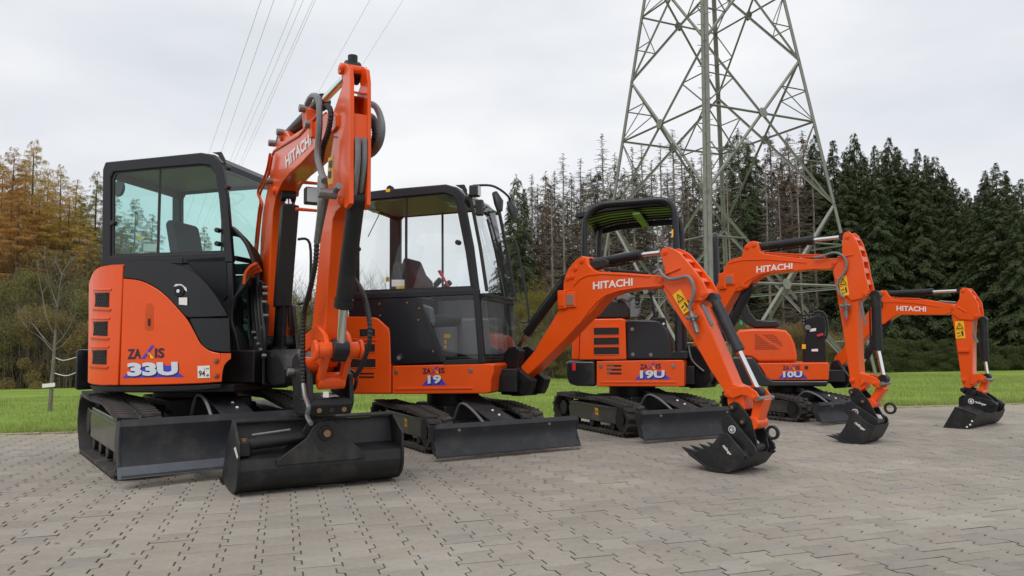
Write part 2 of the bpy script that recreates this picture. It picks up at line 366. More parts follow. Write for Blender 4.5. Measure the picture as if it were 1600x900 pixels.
    for i in range(-13, 17):
        if kme is None:
            mbk = MB(); mbk.add([(x-0, y, z) for x, y, z in [(-.495, -.05, -.06), (.495, -.05, -.06), (.495, .05, -.06), (-.495, .05, -.06), (-.49, -.045, .004), (.49, -.045, .004), (.49, .045, .004), (-.49, .045, .004)]], [(4, 5, 6, 7), (0, 1, 5, 4), (1, 2, 6, 5), (2, 3, 7, 6), (3, 0, 4, 7)])
            o = mbk.build('kerb_stone', 'kerb', yard); kme = o.data
        else: o = new_obj('kerb_stone', kme, yard)
        p = Vector((0, edgeY(0)))+ex*i-nk*.08; o.location = (p.x, p.y, rs.uniform(0, .006)); o.rotation_euler = (0, 0, math.atan2(ex.y, ex.x))
def proj(x, y, z):
    z -= H; f = math.cos(PITCH)*y+math.sin(PITCH)*z; v = -math.sin(PITCH)*y+math.cos(PITCH)*z; u, v = x/f, v/f
    c, s = math.cos(ROLL), math.sin(ROLL); u, v = c*u-s*v, s*u+c*v
    return 800+F*u, 450-F*v
build_yard()
def tri_mesh(name, V, m, parent=None, quads=False):
    V = np.asarray(V, dtype=np.float32); k = V.shape[1]; n = V.shape[0]
    me = bpy.data.meshes.new(name); me.vertices.add(n*k); me.vertices.foreach_set('co', V.reshape(-1))
    me.loops.add(n*k); me.loops.foreach_set('vertex_index', np.arange(n*k, dtype=np.int32))
    me.polygons.add(n); me.polygons.foreach_set('loop_start', np.arange(0, n*k, k, dtype=np.int32)); me.update(calc_edges=True)
    me.materials.append(MATS[m] if isinstance(m, str) else m); return me
mat('blade_grass', (.1, .2, .03), .7, spec=.2, island=[(.16, .27, .045), (.26, .37, .08), (.19, .31, .055), (.38, .40, .15), (.30, .38, .09), (.44, .41, .19)], trans=.3, var=.30, vscale=.6)
mat('blade_dry', (.3, .25, .12), .8, island=[(.38, .30, .14), (.26, .19, .08), (.20, .22, .06), (.33, .24, .1)], trans=.2)
rg = np.random.default_rng(5)
def grass(name, n, e0, e1, hmin, hmax, wd, m, x0=-11, x1=16, power=1.6):
    x = rg.uniform(x0, x1, n); e_ = e0+(e1-e0)*rg.random(n)**power; y = edgeY(x)+e_
    t = np.clip(e_*.978/38, 0, 1); z = -.80*t*t*(3-2*t)-.01
    keep = np.abs(x) < .75*y+1.5; x, y, z = x[keep], y[keep], z[keep]; n = len(x)
    h = rg.uniform(hmin, hmax, n)*(.7+.5*np.sin(x*1.7+y*2.3)*np.sin(x*.9-y*1.1)); a = rg.uniform(0, 6.283, n); wv = wd*(1+.03*(y-8)); le = h*rg.uniform(.1, .7, n); la = rg.uniform(0, 6.283, n)
    p0 = np.stack([x-np.cos(a)*wv, y-np.sin(a)*wv, z], 1); p1 = np.stack([x+np.cos(a)*wv, y+np.sin(a)*wv, z], 1)
    p2 = np.stack([x+np.cos(la)*le, y+np.sin(la)*le, z+h], 1)
    me = tri_mesh(name, np.stack([p0, p1, p2], 1), m); o = new_obj(name, me); o['kind'] = 'stuff'; o['category'] = 'grass'; return o
o = grass('lawn_grass', 230000, -.02, 26, .05, .11, .004, 'blade_grass'); o['label'] = 'short green grass of the meadow behind the paved yard'
o = grass('dry_verge', 34000, -.22, .35, .012, .045, .0035, 'blade_dry', power=1); o['label'] = 'dry straw-coloured grass litter along the edge of the paving'
# leaves and crumbs on the paving
mat('leaf_litter', (.3, .2, .08), .8, island=[(.35, .22, .08), (.18, .1, .05), (.06, .05, .04), (.45, .36, .2), (.5, .47, .4)])
n = 700; x = rg.uniform(-6, 9, n); y = rg.uniform(2.4, 11, n); s = rg.uniform(.003, .011, n)*(1+1.3*(rg.random(n) > .93)); a = rg.uniform(0, 6.28, n)
k = (y < edgeY(x)-.1); x, y, s, a = x[k], y[k], s[k], a[k]
Q = np.stack([np.stack([x+s*np.cos(a+q), y+.6*s*np.sin(a+q), .003+s*.35*(i % 2)], 1) for i, q in enumerate((0, 1.4, 3.0, 4.4))], 1)
o = new_obj('fallen_leaves', tri_mesh('fallen_leaves', Q, 'leaf_litter')); o['kind'] = 'stuff'; o['category'] = 'leaf litter'; o['label'] = 'tiny leaf crumbs and grit scattered over the paving stones'
# ------------------------------------------------------------------ trees
mat('spruce_needles', (.03, .05, .02), .75, spec=.2, island=[(.040, .062, .030), (.058, .088, .036), (.082, .108, .040), (.046, .074, .040), (.115, .115, .045), (.052, .078, .046)], trans=.12)
mat('spruce_brown', (.1, .06, .03), .8, spec=.2, island=[(.16, .095, .06), (.11, .075, .045), (.21, .125, .08), (.08, .075, .04)], trans=.1)
mat('spruce_mixed', (.1, .06, .03), .8, spec=.2, island=[(.08, .085, .045), (.13, .11, .065), (.055, .07, .038), (.17, .13, .085)], trans=.1)
mat('larch_orange', (.3, .15, .03), .8, spec=.2, island=[(.52, .30, .07), (.42, .26, .06), (.58, .40, .10), (.32, .25, .07), (.50, .35, .08)], trans=.45)
mat('larch_rust', (.3, .15, .03), .8, spec=.2, island=[(.44, .22, .08), (.34, .18, .06), (.50, .30, .09)], trans=.4)
mat('larch_green', (.2, .2, .03), .8, spec=.2, island=[(.19, .19, .04), (.30, .26, .05), (.14, .16, .035), (.26, .21, .045)], trans=.4)
mat('bush_olive', (.1, .1, .03), .8, spec=.2, island=[(.22, .215, .08), (.17, .18, .065), (.30, .25, .09), (.13, .15, .055), (.28, .27, .09)], trans=.45)
mat('bush_brown', (.1, .1, .03), .8, spec=.2, island=[(.30, .215, .09), (.22, .18, .075), (.36, .27, .11), (.17, .155, .07)], trans=.45)
mat('bush_yellow', (.2, .2, .03), .8, spec=.2, island=[(.26, .22, .03), (.17, .17, .03), (.12, .13, .025), (.33, .27, .04)], trans=.3)
mat('bark_spruce', (.10, .08, .065), .9, var=.3, vscale=4, bump=.4, bscale=20)
mat('bark_dead', (.25, .215, .18), .9, var=.25, vscale=3, bump=.3, bscale=20)
mat('twig_dead', (.15, .12, .095), .9, island=[(.24, .20, .165), (.17, .14, .115), (.30, .26, .22)])
mat('bark_grey', (.17, .15, .125), .9, var=.3, vscale=10, bump=.4, bscale=40)
def trunk_mesh(h, r0, r1, lean=0, n=7, seg=8, seed=0):
    q = random.Random(seed); pts = [(q.uniform(-.06, .06)*i/seg*h*.05+lean*i/seg, q.uniform(-.06, .06)*h*.02*i/seg, h*i/seg) for i in range(seg+1)]
    m = MB(); m.tube(pts, [r0+(r1-r0)*(i/seg)**.8 for i in range(seg)]+[.0004], n); me = bpy.data.meshes.new('trunk'); me.from_pydata(m.v, [], m.f)
    for p in me.polygons: p.use_smooth = True
    return me
def conifer_crown(seed, n, h=1.0, base=.06, Rw=.17, droop=.10, size=.026, sparse=0, whorls=34, power=.8):
    """leaf-sized sprays along drooping branches of a tree of unit height"""
    g = np.random.default_rng(seed)
    nb = whorls*9; tb = base+(1-base)*(np.repeat(np.arange(whorls), 9)+g.uniform(-.35, .35, nb))/whorls; tb = np.clip(tb, base, .995)
    az = g.uniform(0, 6.283, nb); L = Rw*(1-(tb-base)/(1-base))**power*(1-.25*np.clip((.25-tb)/.25, 0, 1))*g.uniform(.55, 1.15, nb)+.006
    keep = g.random(nb) > sparse; tb, az, L = tb[keep], az[keep], L[keep]; nb = len(tb)
    pr = L/L.sum(); b = g.choice(nb, n, p=pr); u = g.random(n)**.6; r = u*L[b]
    side = g.normal(0, 1, n)*L[b]*.13*(1.1-u*.6); zc = tb[b]+.25*r*(1-u*1.2)-droop*u*u*L[b]/Rw*1.0
    zc -= np.abs(g.normal(0, 1, n))*.007
    c, s = np.cos(az[b]), np.sin(az[b]); cx = r*c-side*s; cy = r*s+side*c
    C = np.stack([cx, cy, zc], 1); sz = size*g.uniform(.5, 1.3, n)*(1-.45*tb[b])
    a2 = az[b]+g.normal(0, .7, n); d = np.stack([np.cos(a2), np.sin(a2), -.55-.5*g.random(n)], 1); d /= np.linalg.norm(d, axis=1)[:, None]
    p = np.stack([-np.sin(a2), np.cos(a2), g.normal(0, .5, n)], 1); p /= np.linalg.norm(p, axis=1)[:, None]
    V = np.stack([C-p*(sz*.20)[:, None], C+p*(sz*.20)[:, None], C+d*(sz*1.15)[:, None]], 1)*h
    return V
def dead_branches(seed, nb=150, h=1.0, base=.12, Rw=.12, w=.0013, power=.6):
    g = np.random.default_rng(seed); t = base+(1-base)*g.random(nb)**.85; az = g.uniform(0, 6.283, nb); L = Rw*(1.02-(t-base)/(1-base))**power*g.uniform(.3, 1.1, nb)
    out = []
    def stick(p, q, w0):
        d = q-p; up = np.array([0, 0, 1.0]); s_ = np.cross(d, up); nn = np.linalg.norm(s_, axis=1)[:, None]+1e-9; s_ = s_/nn*w0; z_ = np.zeros_like(s_); z_[:, 2] = w0
        out.append(np.stack([p-s_, p+s_, q], 1)); out.append(np.stack([p-z_, p+z_, q], 1))
    dirv = np.stack([np.cos(az), np.sin(az), g.uniform(-.35, .25, nb)], 1); p = np.stack([0*t, 0*t, t], 1); q = p+dirv*L[:, None]; stick(p, q, w)
    for k in range(5):
        u = g.uniform(.25, .95, nb); b = p+dirv*(L*u)[:, None]; a2 = az+g.choice([-1, 1], nb)*g.uniform(.4, 1.1, nb); l2 = L*g.uniform(.15, .5, nb)
        stick(b, b+np.stack([np.cos(a2), np.sin(a2), g.uniform(-.6, .1, nb)], 1)*l2[:, None], w*.6)
    return np.concatenate(out)*h
CROWN = {}
for i in range(5):
    CROWN['spruce', i] = tri_mesh('crown', conifer_crown(10+i, 80000, base=.0, Rw=.165+.012*i, droop=.045, size=.0125, whorls=60, power=(.85, .95, .8, .9, 1.0)[i]), 'spruce_needles')
for i in range(2):
    CROWN['high', i] = tri_mesh('crown', conifer_crown(30+i, 30000, base=.26, Rw=.115, droop=.04, size=.0125, whorls=26, sparse=.25, power=.45), 'spruce_needles')
    CROWN['brown', i] = tri_mesh('crown', conifer_crown(40+i, 20000, base=.25, Rw=.10, droop=.03, size=.011, whorls=26, sparse=.3, power=.55), 'spruce_brown')
    CROWN['mixed', i] = tri_mesh('crown', conifer_crown(50+i, 14000, base=.16, Rw=.12, droop=.03, size=.0105, whorls=28, sparse=.35, power=.6), 'spruce_mixed')
for i in range(3):
    CROWN['dead', i] = tri_mesh('branches', dead_branches(60+i, 330), 'twig_dead')
for i, mm_ in enumerate(('larch_orange', 'larch_rust', 'larch_green')):
    CROWN['larch', i] = tri_mesh('crown', conifer_crown(70+i, 85000, base=.02, Rw=.30, size=.0095, whorls=46, sparse=.15, droop=-.02, power=.80), mm_)
TR = {k: trunk_mesh(.975, .0125, .0018, seed=k) for k in range(4)}
TRD = {k: trunk_mesh(1.0, .0095, .002, seed=k+9) for k in range(3)}
for m in TR.values(): m.materials.append(MATS['bark_spruce'])
for m in TRD.values(): m.materials.append(MATS['bark_dead'])
def tree(name, label, cat, px, ytop, D, parts, group, sx=1.0, rz=None, rs=rnd):
    d = ray(px, 545); x = d[0]/d[1]*D; y = D; zb = tz(x, y)-.05
    p = AT(px, ytop, D); h = p[2]-zb
    o = new_obj(name, None); o.location = (x, y, zb); o.rotation_euler = (0, 0, rs.uniform(0, 6.28)); o.scale = (h*sx, h*sx, h)
    o['label'] = label; o['category'] = cat; o['group'] = group
    for nm, me in parts:
        c = new_obj(nm, me, o)
        if nm == 'trunk': c.scale = (1/sx, 1/sx, 1)
    return o
LS = 'spruces and dead spruces of the forest edge'
RG = [(1287, 204, 50, 0), (1316, 214, 52, 1), (1333, 232, 47, 4), (1350, 203, 50, 2), (1382, 222, 46, 3), (1405, 209, 49, 0), (1430, 244, 52, 4), (1450, 227, 46, 1), (1477, 240, 50, 2), (1504, 274, 45, 3), (1573, 250, 42, 4), (1540, 300, 46, 0), (1602, 285, 40, 1), (1300, 250, 58, 2), (1368, 240, 60, 3), (1420, 235, 60, 0), (1462, 250, 60, 4), (1525, 290, 56, 2), (1640, 262, 43, 3), (1685, 240, 45, 0), (1590, 270, 60, 1), (1335, 262, 56, 3), (1395, 256, 55, 1), (1440, 262, 57, 2), (1492, 268, 54, 4), (1555, 275, 50, 2), (1278, 228, 55, 0), (1342, 222, 53, 2), (1362, 232, 47, 4), (1394, 230, 52, 2), (1418, 224, 48, 1), (1441, 250, 48, 3), (1464, 238, 54, 1), (1488, 255, 50, 3), (1514, 288, 50, 0), (1530, 305, 44, 2), (1556, 262, 46, 3), (1588, 262, 47, 4), (1612, 275, 44, 2)]
for i, (px, yt, D, k) in enumerate(RG):
    tree('spruce_tree', 'dark green dense spruce in the forest edge right of the lattice pylon, drooping branches down to the meadow', 'spruce', px, yt, D, [('trunk', TR[i % 4]), ('crown', CROWN['spruce', k])], 'dense dark spruces on the right', sx=.95+.3*rnd.random())
MID = [(1165, 200, 47, 'high'), (1152, 214, 50, 'high'), (1181, 212, 48, 'high'), (1193, 240, 52, 'high'), (1215, 206, 52, 'brown'), (1245, 207, 50, 'brown'), (1268, 205, 54, 'brown'), (1232, 232, 56, 'mixed'),
       (1137, 245, 50, 'mixed'), (1090, 247, 52, 'high'), (1073, 215, 50, 'dead'), (1060, 200, 54, 'dead'), (1040, 224, 50, 'dead'), (1025, 250, 56, 'mixed'), (1010, 224, 52, 'dead'), (995, 230, 48, 'dead'), (982, 262, 50, 'mixed'), (967, 238, 54, 'mixed'),
       (947, 210, 50, 'dead'), (938, 262, 55, 'high'), (928, 262, 48, 'mixed'), (912, 248, 51, 'dead'), (897, 270, 54, 'mixed'), (884, 237, 48, 'dead'), (870, 268, 52, 'mixed'), (856, 268, 50, 'brown'), (843, 286, 54, 'mixed'), (834, 273, 50, 'mixed'), (810, 272, 47, 'high'), (800, 300, 52, 'spruce'), (822, 290, 56, 'spruce'),
       (1105, 240, 48, 'dead'), (1120, 232, 55, 'dead'), (1175, 250, 60, 'dead'), (1206, 250, 46, 'dead'), (1226, 262, 48, 'dead'), (1256, 240, 47, 'dead'), (1280, 250, 48, 'dead'), (1050, 262, 60, 'mixed'), (1002, 270, 60, 'high'), (960, 285, 60, 'mixed'), (905, 300, 62, 'mixed'), (1115, 290, 62, 'mixed'), (876, 310, 60, 'high'), (1082, 285, 46, 'mixed'), (1032, 290, 45, 'dead'), (955, 270, 45, 'dead'), (920, 290, 45, 'dead'), (865, 290, 44, 'dead'), (1145, 268, 45, 'dead'), (1236, 275, 60, 'high'), (1262, 280, 62, 'mixed'), (1190, 285, 62, 'high'), (850, 320, 63, 'mixed'), (890, 300, 64, 'mixed'), (935, 295, 63, 'mixed'), (975, 290, 64, 'mixed'), (1015, 285, 63, 'mixed'), (1060, 285, 64, 'mixed'), (1100, 280, 63, 'mixed'), (1130, 285, 64, 'brown'), (1210, 270, 63, 'mixed'), (1250, 262, 64, 'brown'), (1280, 262, 60, 'high'), (860, 295, 52, 'mixed'), (915, 278, 50, 'brown'), (1000, 262, 52, 'mixed'), (1078, 262, 51, 'mixed')]
LBL = {'high': ('spruce_tree', 'tall dark green spruce with a bare lower trunk in the forest behind the pylon', 'spruce', 'green spruces with bare trunks behind the pylon'),
       'spruce': ('spruce_tree', 'dark green spruce at the left end of the dying forest, beside the second cab', 'spruce', 'green spruces beside the second cab'),
       'brown': ('dying_spruce_tree', 'dying spruce with reddish brown needles behind the pylon', 'dying spruce', 'dying spruces with reddish brown needles'),
       'mixed': ('dying_spruce_tree', 'half dead spruce with thin grey-brown crown in the forest behind the pylon', 'dying spruce', 'half dead spruces behind the pylon'),
       'dead': ('dead_spruce_tree', 'dead needle-less spruce, a pale trunk with bare twigs, in the forest behind the pylon', 'dead spruce', 'dead bare spruces behind the pylon')}
for i, (px, yt, D, k) in enumerate(MID):
    nm, lb, ct, gp = LBL[k]
    if k == 'dead': parts = [('trunk', TRD[i % 3]), ('branches', CROWN['dead', i % 3])]
    elif k == 'spruce': parts = [('trunk', TR[i % 4]), ('crown', CROWN['spruce', i % 5])]
    else: parts = [('trunk', TRD[i % 3]), ('branches', CROWN['dead', i % 3]), ('crown', CROWN[k, i % 2])]
    tree(nm, lb, ct, px, yt, D, parts, gp, sx=.95+.2*rnd.random())
LL = [(40, 212, 40, 0, 1.0), (85, 252, 42, 0, .9), (8, 225, 38, 1, 1.1), (-30, 215, 40, 0, 1.1), (142, 262, 41, 2, .85), (118, 300, 45, 2, 1.0), (64, 262, 46, 0, 1.0), (20, 280, 36, 1, 1.0), (205, 305, 42, 2, .9), (232, 330, 46, 2, .9), (172, 300, 44, 2, .9), (-60, 230, 44, 2, 1.1), (315, 350, 46, 2, .8), (-8, 250, 43, 0, 1.1), (52, 290, 38, 0, 1.1), (100, 300, 40, 0, 1.1), (130, 340, 38, 0, 1.1), (28, 245, 45, 0, 1.0), (72, 300, 44, 1, 1.0), (156, 330, 40, 2, 1.0), (110, 275, 46, 0, .9), (185, 350, 38, 2, 1.1)]
for i, (px, yt, D, k, sx) in enumerate(LL):
    lb = ('larch with orange autumn needles at the left edge of the wood', 'larch with rust-red autumn needles at the left edge of the wood', 'yellow-green larch behind the largest excavator')[k]
    tree('larch_tree', lb, 'larch', px, yt, D, [('trunk', TR[i % 4]), ('crown', CROWN['larch', k])], ('orange larches', 'rust-red larches', 'yellow-green larches')[k], sx=sx)
def leaf_cloud(seed, n, size=.02, flat=.8, clumps=26):
    g = np.random.default_rng(seed); c = np.stack([g.normal(0, .30, clumps), g.normal(0, .22, clumps), g.uniform(.0, .78, clumps)], 1); c[:, :2] *= (1.15-c[:, 2:3]*.7)
    r = g.uniform(.07, .19, clumps); k = g.integers(0, clumps, n); d = g.normal(0, 1, (n, 3)); d /= np.linalg.norm(d, axis=1)[:, None]
    P = c[k]+d*(r[k]*g.random(n)**.4)[:, None]*np.array([1, 1, flat]); P[:, 2] = np.abs(P[:, 2]); s_ = size*g.uniform(.5, 1.4, n)
    a = g.normal(0, 1, (n, 3)); a /= np.linalg.norm(a, axis=1)[:, None]; b = np.cross(a, g.normal(0, 1, (n, 3))); b /= np.linalg.norm(b, axis=1)[:, None]+1e-9
    return np.stack([P-a*s_[:, None], P+b*(s_*.6)[:, None], P+a*s_[:, None]], 1)
def twig_cloud(seed, n, spread=.4, w=.003):
    g = np.random.default_rng(seed); out = []
    bx = g.normal(0, spread*.5, n); by = g.normal(0, spread*.4, n); az = g.uniform(0, 6.28, n); L = g.uniform(.35, .95, n); til = g.uniform(.05, .45, n)
    p = np.stack([bx, by, 0*bx], 1); d = np.stack([np.cos(az)*til, np.sin(az)*til, np.ones(n)], 1); q = p+d*L[:, None]
    def st(p, q, w0):
        dd = q-p; s_ = np.cross(dd, np.array([.3, .9, .1])); s_ = s_/(np.linalg.norm(s_, axis=1)[:, None]+1e-9)*w0; s2 = np.cross(dd, s_); s2 = s2/(np.linalg.norm(s2, axis=1)[:, None]+1e-9)*w0
        out.append(np.stack([p-s_, p+s_, q], 1)); out.append(np.stack([p-s2, p+s2, q], 1))
    st(p, q, w)
    for k in range(7):
        u = g.uniform(.25, .95, n); b = p+d*(L*u)[:, None]; a2 = g.uniform(0, 6.28, n); l2 = g.uniform(.08, .28, n); st(b, b+np.stack([np.cos(a2)*.6, np.sin(a2)*.6, g.uniform(.5, 1, n)], 1)*l2[:, None], w*.5)
    return np.concatenate(out)
mat('twig_brown', (.14, .11, .08), .9, island=[(.16, .13, .095), (.10, .085, .06), (.20, .17, .13)])
BU = {}
mat('bush_dark', (.1, .1, .03), .8, spec=.2, island=[(.06, .08, .03), (.09, .11, .035), (.05, .07, .03), (.12, .13, .045)], trans=.25)
for nm, mm_, sd in (('olive', 'bush_olive', 1), ('brown', 'bush_brown', 2), ('yellow', 'bush_yellow', 3), ('dark', 'bush_dark', 4)):
    for j in range(2): BU[nm, j] = tri_mesh('foliage', leaf_cloud(sd*10+j, 34000 if nm != 'yellow' else 18000, .0115, clumps=44), mm_)
TW = [tri_mesh('twigs', twig_cloud(80+j, 170), 'twig_brown') for j in range(2)]
def bush(px, yt, D, kind, sx, label, group):
    d = ray(px, 545); x = d[0]/d[1]*D; zb = tz(x, D)-.05; h = AT(px, yt, D)[2]-zb
    o = new_obj('bush', None); o.location = (x, D, zb); o.rotation_euler = (0, 0, rnd.choice([0, .3, 2.9, 3.3, -.2])); o.scale = (h*sx, h*sx*.8, h)
    o['label'] = label; o['category'] = 'bush'; o['group'] = group
    j = rnd.randrange(2)
    if kind != 'dark': new_obj('twigs', TW[j], o)
    if kind != 'bare': new_obj('foliage', BU[kind, j], o)
for px, yt, D, k, sx in [(-5, 350, 39, 'brown', .9), (45, 365, 39, 'olive', .9), (100, 370, 39, 'brown', .9), (90, 420, 33, 'olive', .9), (35, 430, 33, 'brown', .9), (140, 440, 35, 'olive', 1.0), (-20, 370, 36, 'brown', .9), (30, 385, 33, 'olive', .8), (75, 350, 37, 'brown', .8), (120, 400, 34, 'olive', .7), (150, 360, 38, 'olive', .8), (60, 450, 31, 'brown', .9), (10, 470, 31, 'olive', 1.1), (125, 470, 31, 'brown', .9), (185, 430, 33, 'olive', .9)]:
    bush(px, yt, D, k, sx, {'brown': 'tall brown-leaved bush at the foot of the larches, left of the largest excavator', 'olive': 'tall olive green bush at the foot of the larches, left of the largest excavator'}[k], {'brown': 'brown bushes below the larches', 'olive': 'olive bushes below the larches'}[k])
for px, yt, D, k, sx in [(230, 430, 34, 'olive', 1.0), (290, 420, 34, 'bare', 1.0), (340, 430, 36, 'olive', 1.0), (400, 425, 35, 'bare', 1.0), (450, 420, 36, 'olive', .9), (485, 405, 36, 'bare', .8), (500, 460, 34, 'olive', 1.2), (555, 430, 35, 'bare', .9), (575, 405, 38, 'bare', .8), (610, 420, 36, 'bare', .9), (640, 465, 34, 'bare', 1.4), (590, 480, 33, 'olive', 1.5), (690, 480, 35, 'olive', 1.5), (720, 455, 36, 'bare', 1.2), (760, 440, 37, 'bare', 1.0), (660, 470, 38, 'brown', 1.4), (770, 470, 35, 'olive', 1.2)]:
    bush(px, yt, D, k, sx, {'bare': 'leafless grey-brown shrub seen behind the cabs of the two left excavators', 'olive': 'green-brown bush seen behind the two left excavators', 'brown': 'brown bush seen through the second cab'}[k], {'bare': 'leafless shrubs behind the cabs', 'olive': 'green-brown bushes behind the cabs', 'brown': 'brown bush behind the second cab'}[k])
for px, yt, D, k, sx in [(845, 425, 38, 'yellow', .55), (878, 410, 39, 'yellow', .55), (815, 450, 37, 'yellow', .8), (900, 470, 36, 'olive', .9), (850, 500, 34, 'olive', 1.5), (930, 480, 38, 'olive', 1.1), (960, 500, 36, 'brown', 1.3), (880, 520, 33, 'olive', 1.6)]:
    bush(px, yt, D, k, sx, {'yellow': 'bush with yellow-green autumn leaves behind the boom of the second excavator', 'olive': 'olive green bush behind the boom of the second excavator', 'brown': 'brown bush behind the third excavator'}[k], {'yellow': 'yellow-green bushes', 'olive': 'olive bushes behind the second boom', 'brown': 'brown bush behind the third excavator'}[k])
for i, px in enumerate(range(985, 1300, 30)):
    bush(px, 485+12*((i*7) % 3), 36+2*(i % 3), ('olive', 'brown')[i % 2 if i % 5 else 0], 1.2, ('low olive green thicket under the forest, seen through the foot of the pylon', 'low brown thicket under the forest, seen through the foot of the pylon')[(i % 2 if i % 5 else 0)], 'thickets below the pylon')
for i, px in enumerate(range(1310, 1720, 34)):
    bush(px, 515+14*((i*5) % 3), 38+2*(i % 2), 'dark', 1.6, 'low dark undergrowth bush at the foot of the dense spruces on the right', 'undergrowth at the right')
ORD = 'first second third fourth fifth sixth seventh eighth ninth tenth eleventh twelfth thirteenth fourteenth fifteenth sixteenth seventeenth eighteenth nineteenth twentieth'.split()
def ordn(i, n):
    if n > 1 and i == n-1: return 'last'
    if i < 19: return ORD[i]
    if i == 19: return 'twentieth'
    if i == 29: return 'thirtieth'
    return ('twenty-'+ORD[i-20]) if i < 29 else ('thirty-'+ORD[i-30] if i < 39 else 'fortieth')

def relabel(fmts):
    by = {}
    for o in COL.objects:
        if o.get('group') in fmts: by.setdefault(o['group'], []).append(o)
    for g, L in by.items():
        L.sort(key=lambda o: o.location.x/o.location.y)
        for i, o in enumerate(L): o['label'] = fmts[g] if len(L) == 1 else ordn(i, len(L))+' from the left of the '+fmts[g]
relabel({'dense dark spruces on the right': 'dense dark green spruces to the right of the pylon',
 'green spruces with bare trunks behind the pylon': 'dark green spruces with bare lower trunks behind the pylon',
 'green spruces beside the second cab': 'dark spruces just right of the second cab',
 'dying spruces with reddish brown needles': 'dying spruces with reddish brown needles',
 'half dead spruces behind the pylon': 'half dead grey-brown thin spruces behind the pylon',
 'dead bare spruces behind the pylon': 'dead spruces, pale trunks with bare twigs',
 'orange larches': 'larches with orange needles', 'rust-red larches': 'larches with rust-red needles', 'yellow-green larches': 'yellow-green larches left of the boom',
 'brown bushes below the larches': 'tall brown bushes under the larches', 'olive bushes below the larches': 'tall olive green bushes under the larches',
 'leafless shrubs behind the cabs': 'leafless shrubs behind the two left cabs', 'green-brown bushes behind the cabs': 'green-brown bushes behind the two left excavators',
 'brown bush behind the second cab': 'brown bush seen through the second cab', 'yellow-green bushes': 'yellow-green autumn bushes right of the second cab', 'olive bushes behind the second boom': 'olive bushes behind the second boom', 'brown bush behind the third excavator': 'brown bush behind the third excavator',
 'thickets below the pylon': 'low thickets seen through the foot of the pylon', 'undergrowth at the right': 'dark undergrowth bushes below the dense spruces'})
# young bare tree on the lawn
def sapling():
    base = Vector(AT(78, 642, 11.9)); base.z = tz(base.x, base.y)-.02
    o = root('young_tree', tuple(base), 0, 'thin leafless young tree with a white tag on the lawn, left of the largest excavator', 'young tree')
    Y = base.y; A = lambda x, y, dy=0: AT(x, y, Y+dy)
    tk = MB(); tk.tube(smoothpath([tuple(base), A(81, 600), A(84, 560), A(87, 515)]), [.037-.0011*i for i in range(19)], 9); tk.build('trunk', 'bark_grey', o)
    br = MB()
    for pts, r in [([(86, 520), (91, 470), (97, 430), (113, 405), (127, 395)], .018), ([(86, 522), (74, 500), (66, 460), (60, 425), (62, 410)], .016), ([(84, 545), (70, 530), (54, 510), (40, 490), (22, 470)], .016), ([(85, 540), (100, 525), (115, 495), (120, 460)], .014), ([(84, 550), (64, 528), (42, 512), (24, 478)], .010), ([(90, 480), (80, 450), (70, 405)], .010), ([(97, 430), (88, 412), (70, 402)], .007), ([(84, 548), (103, 535), (116, 516)], .009), ([(68, 470), (52, 455), (40, 462)], .006), ([(118, 480), (126, 470)], .005), ([(60, 515), (40, 500), (30, 505)], .006), ([(93, 455), (104, 440), (112, 445)], .006)]:
        P = smoothpath([A(x, y, rnd.uniform(-.15, .15)) for x, y in pts], 4); br.tube(P, [.72*r*(1-.75*i/(len(P)-1)) for i in range(len(P))], 6)
    q = random.Random(4)
    for x, y in [(97, 430), (113, 405), (66, 460), (60, 425), (54, 510), (40, 490), (22, 470), (100, 525), (115, 495), (120, 460), (42, 512), (80, 450), (70, 405), (88, 412), (74, 500), (91, 470), (86, 480), (105, 415), (30, 485), (118, 478)]:
        for _ in range(3):
            dx, dy = q.uniform(-16, 16), q.uniform(-26, -6); z_ = q.uniform(-.15, .15)
            br.tube(smoothpath([A(x, y, z_*.3), A(x+dx*.5, y+dy*.4, z_*.6), A(x+dx, y+dy, z_)], 3), [.0045-.0005*i for i in range(7)], 4)
    br.build('branches', 'bark_grey', o)
    tg = MB(); tg.add([A(66, 600, -.06), A(86, 598, -.06), A(86, 604, -.06), A(66, 606, -.06)], [(0, 3, 2, 1)]); tg.build('tag', 'white_paint', o)
    ws = MB(); ws.tube(smoothpath([A(87, 559), A(100, 563), A(123, 557)]), .006, 5); ws.tube(smoothpath([A(85, 583), A(104, 587), A(123, 580)]), .006, 5); ws.build('tie_rope', 'white_paint', o)
sapling()
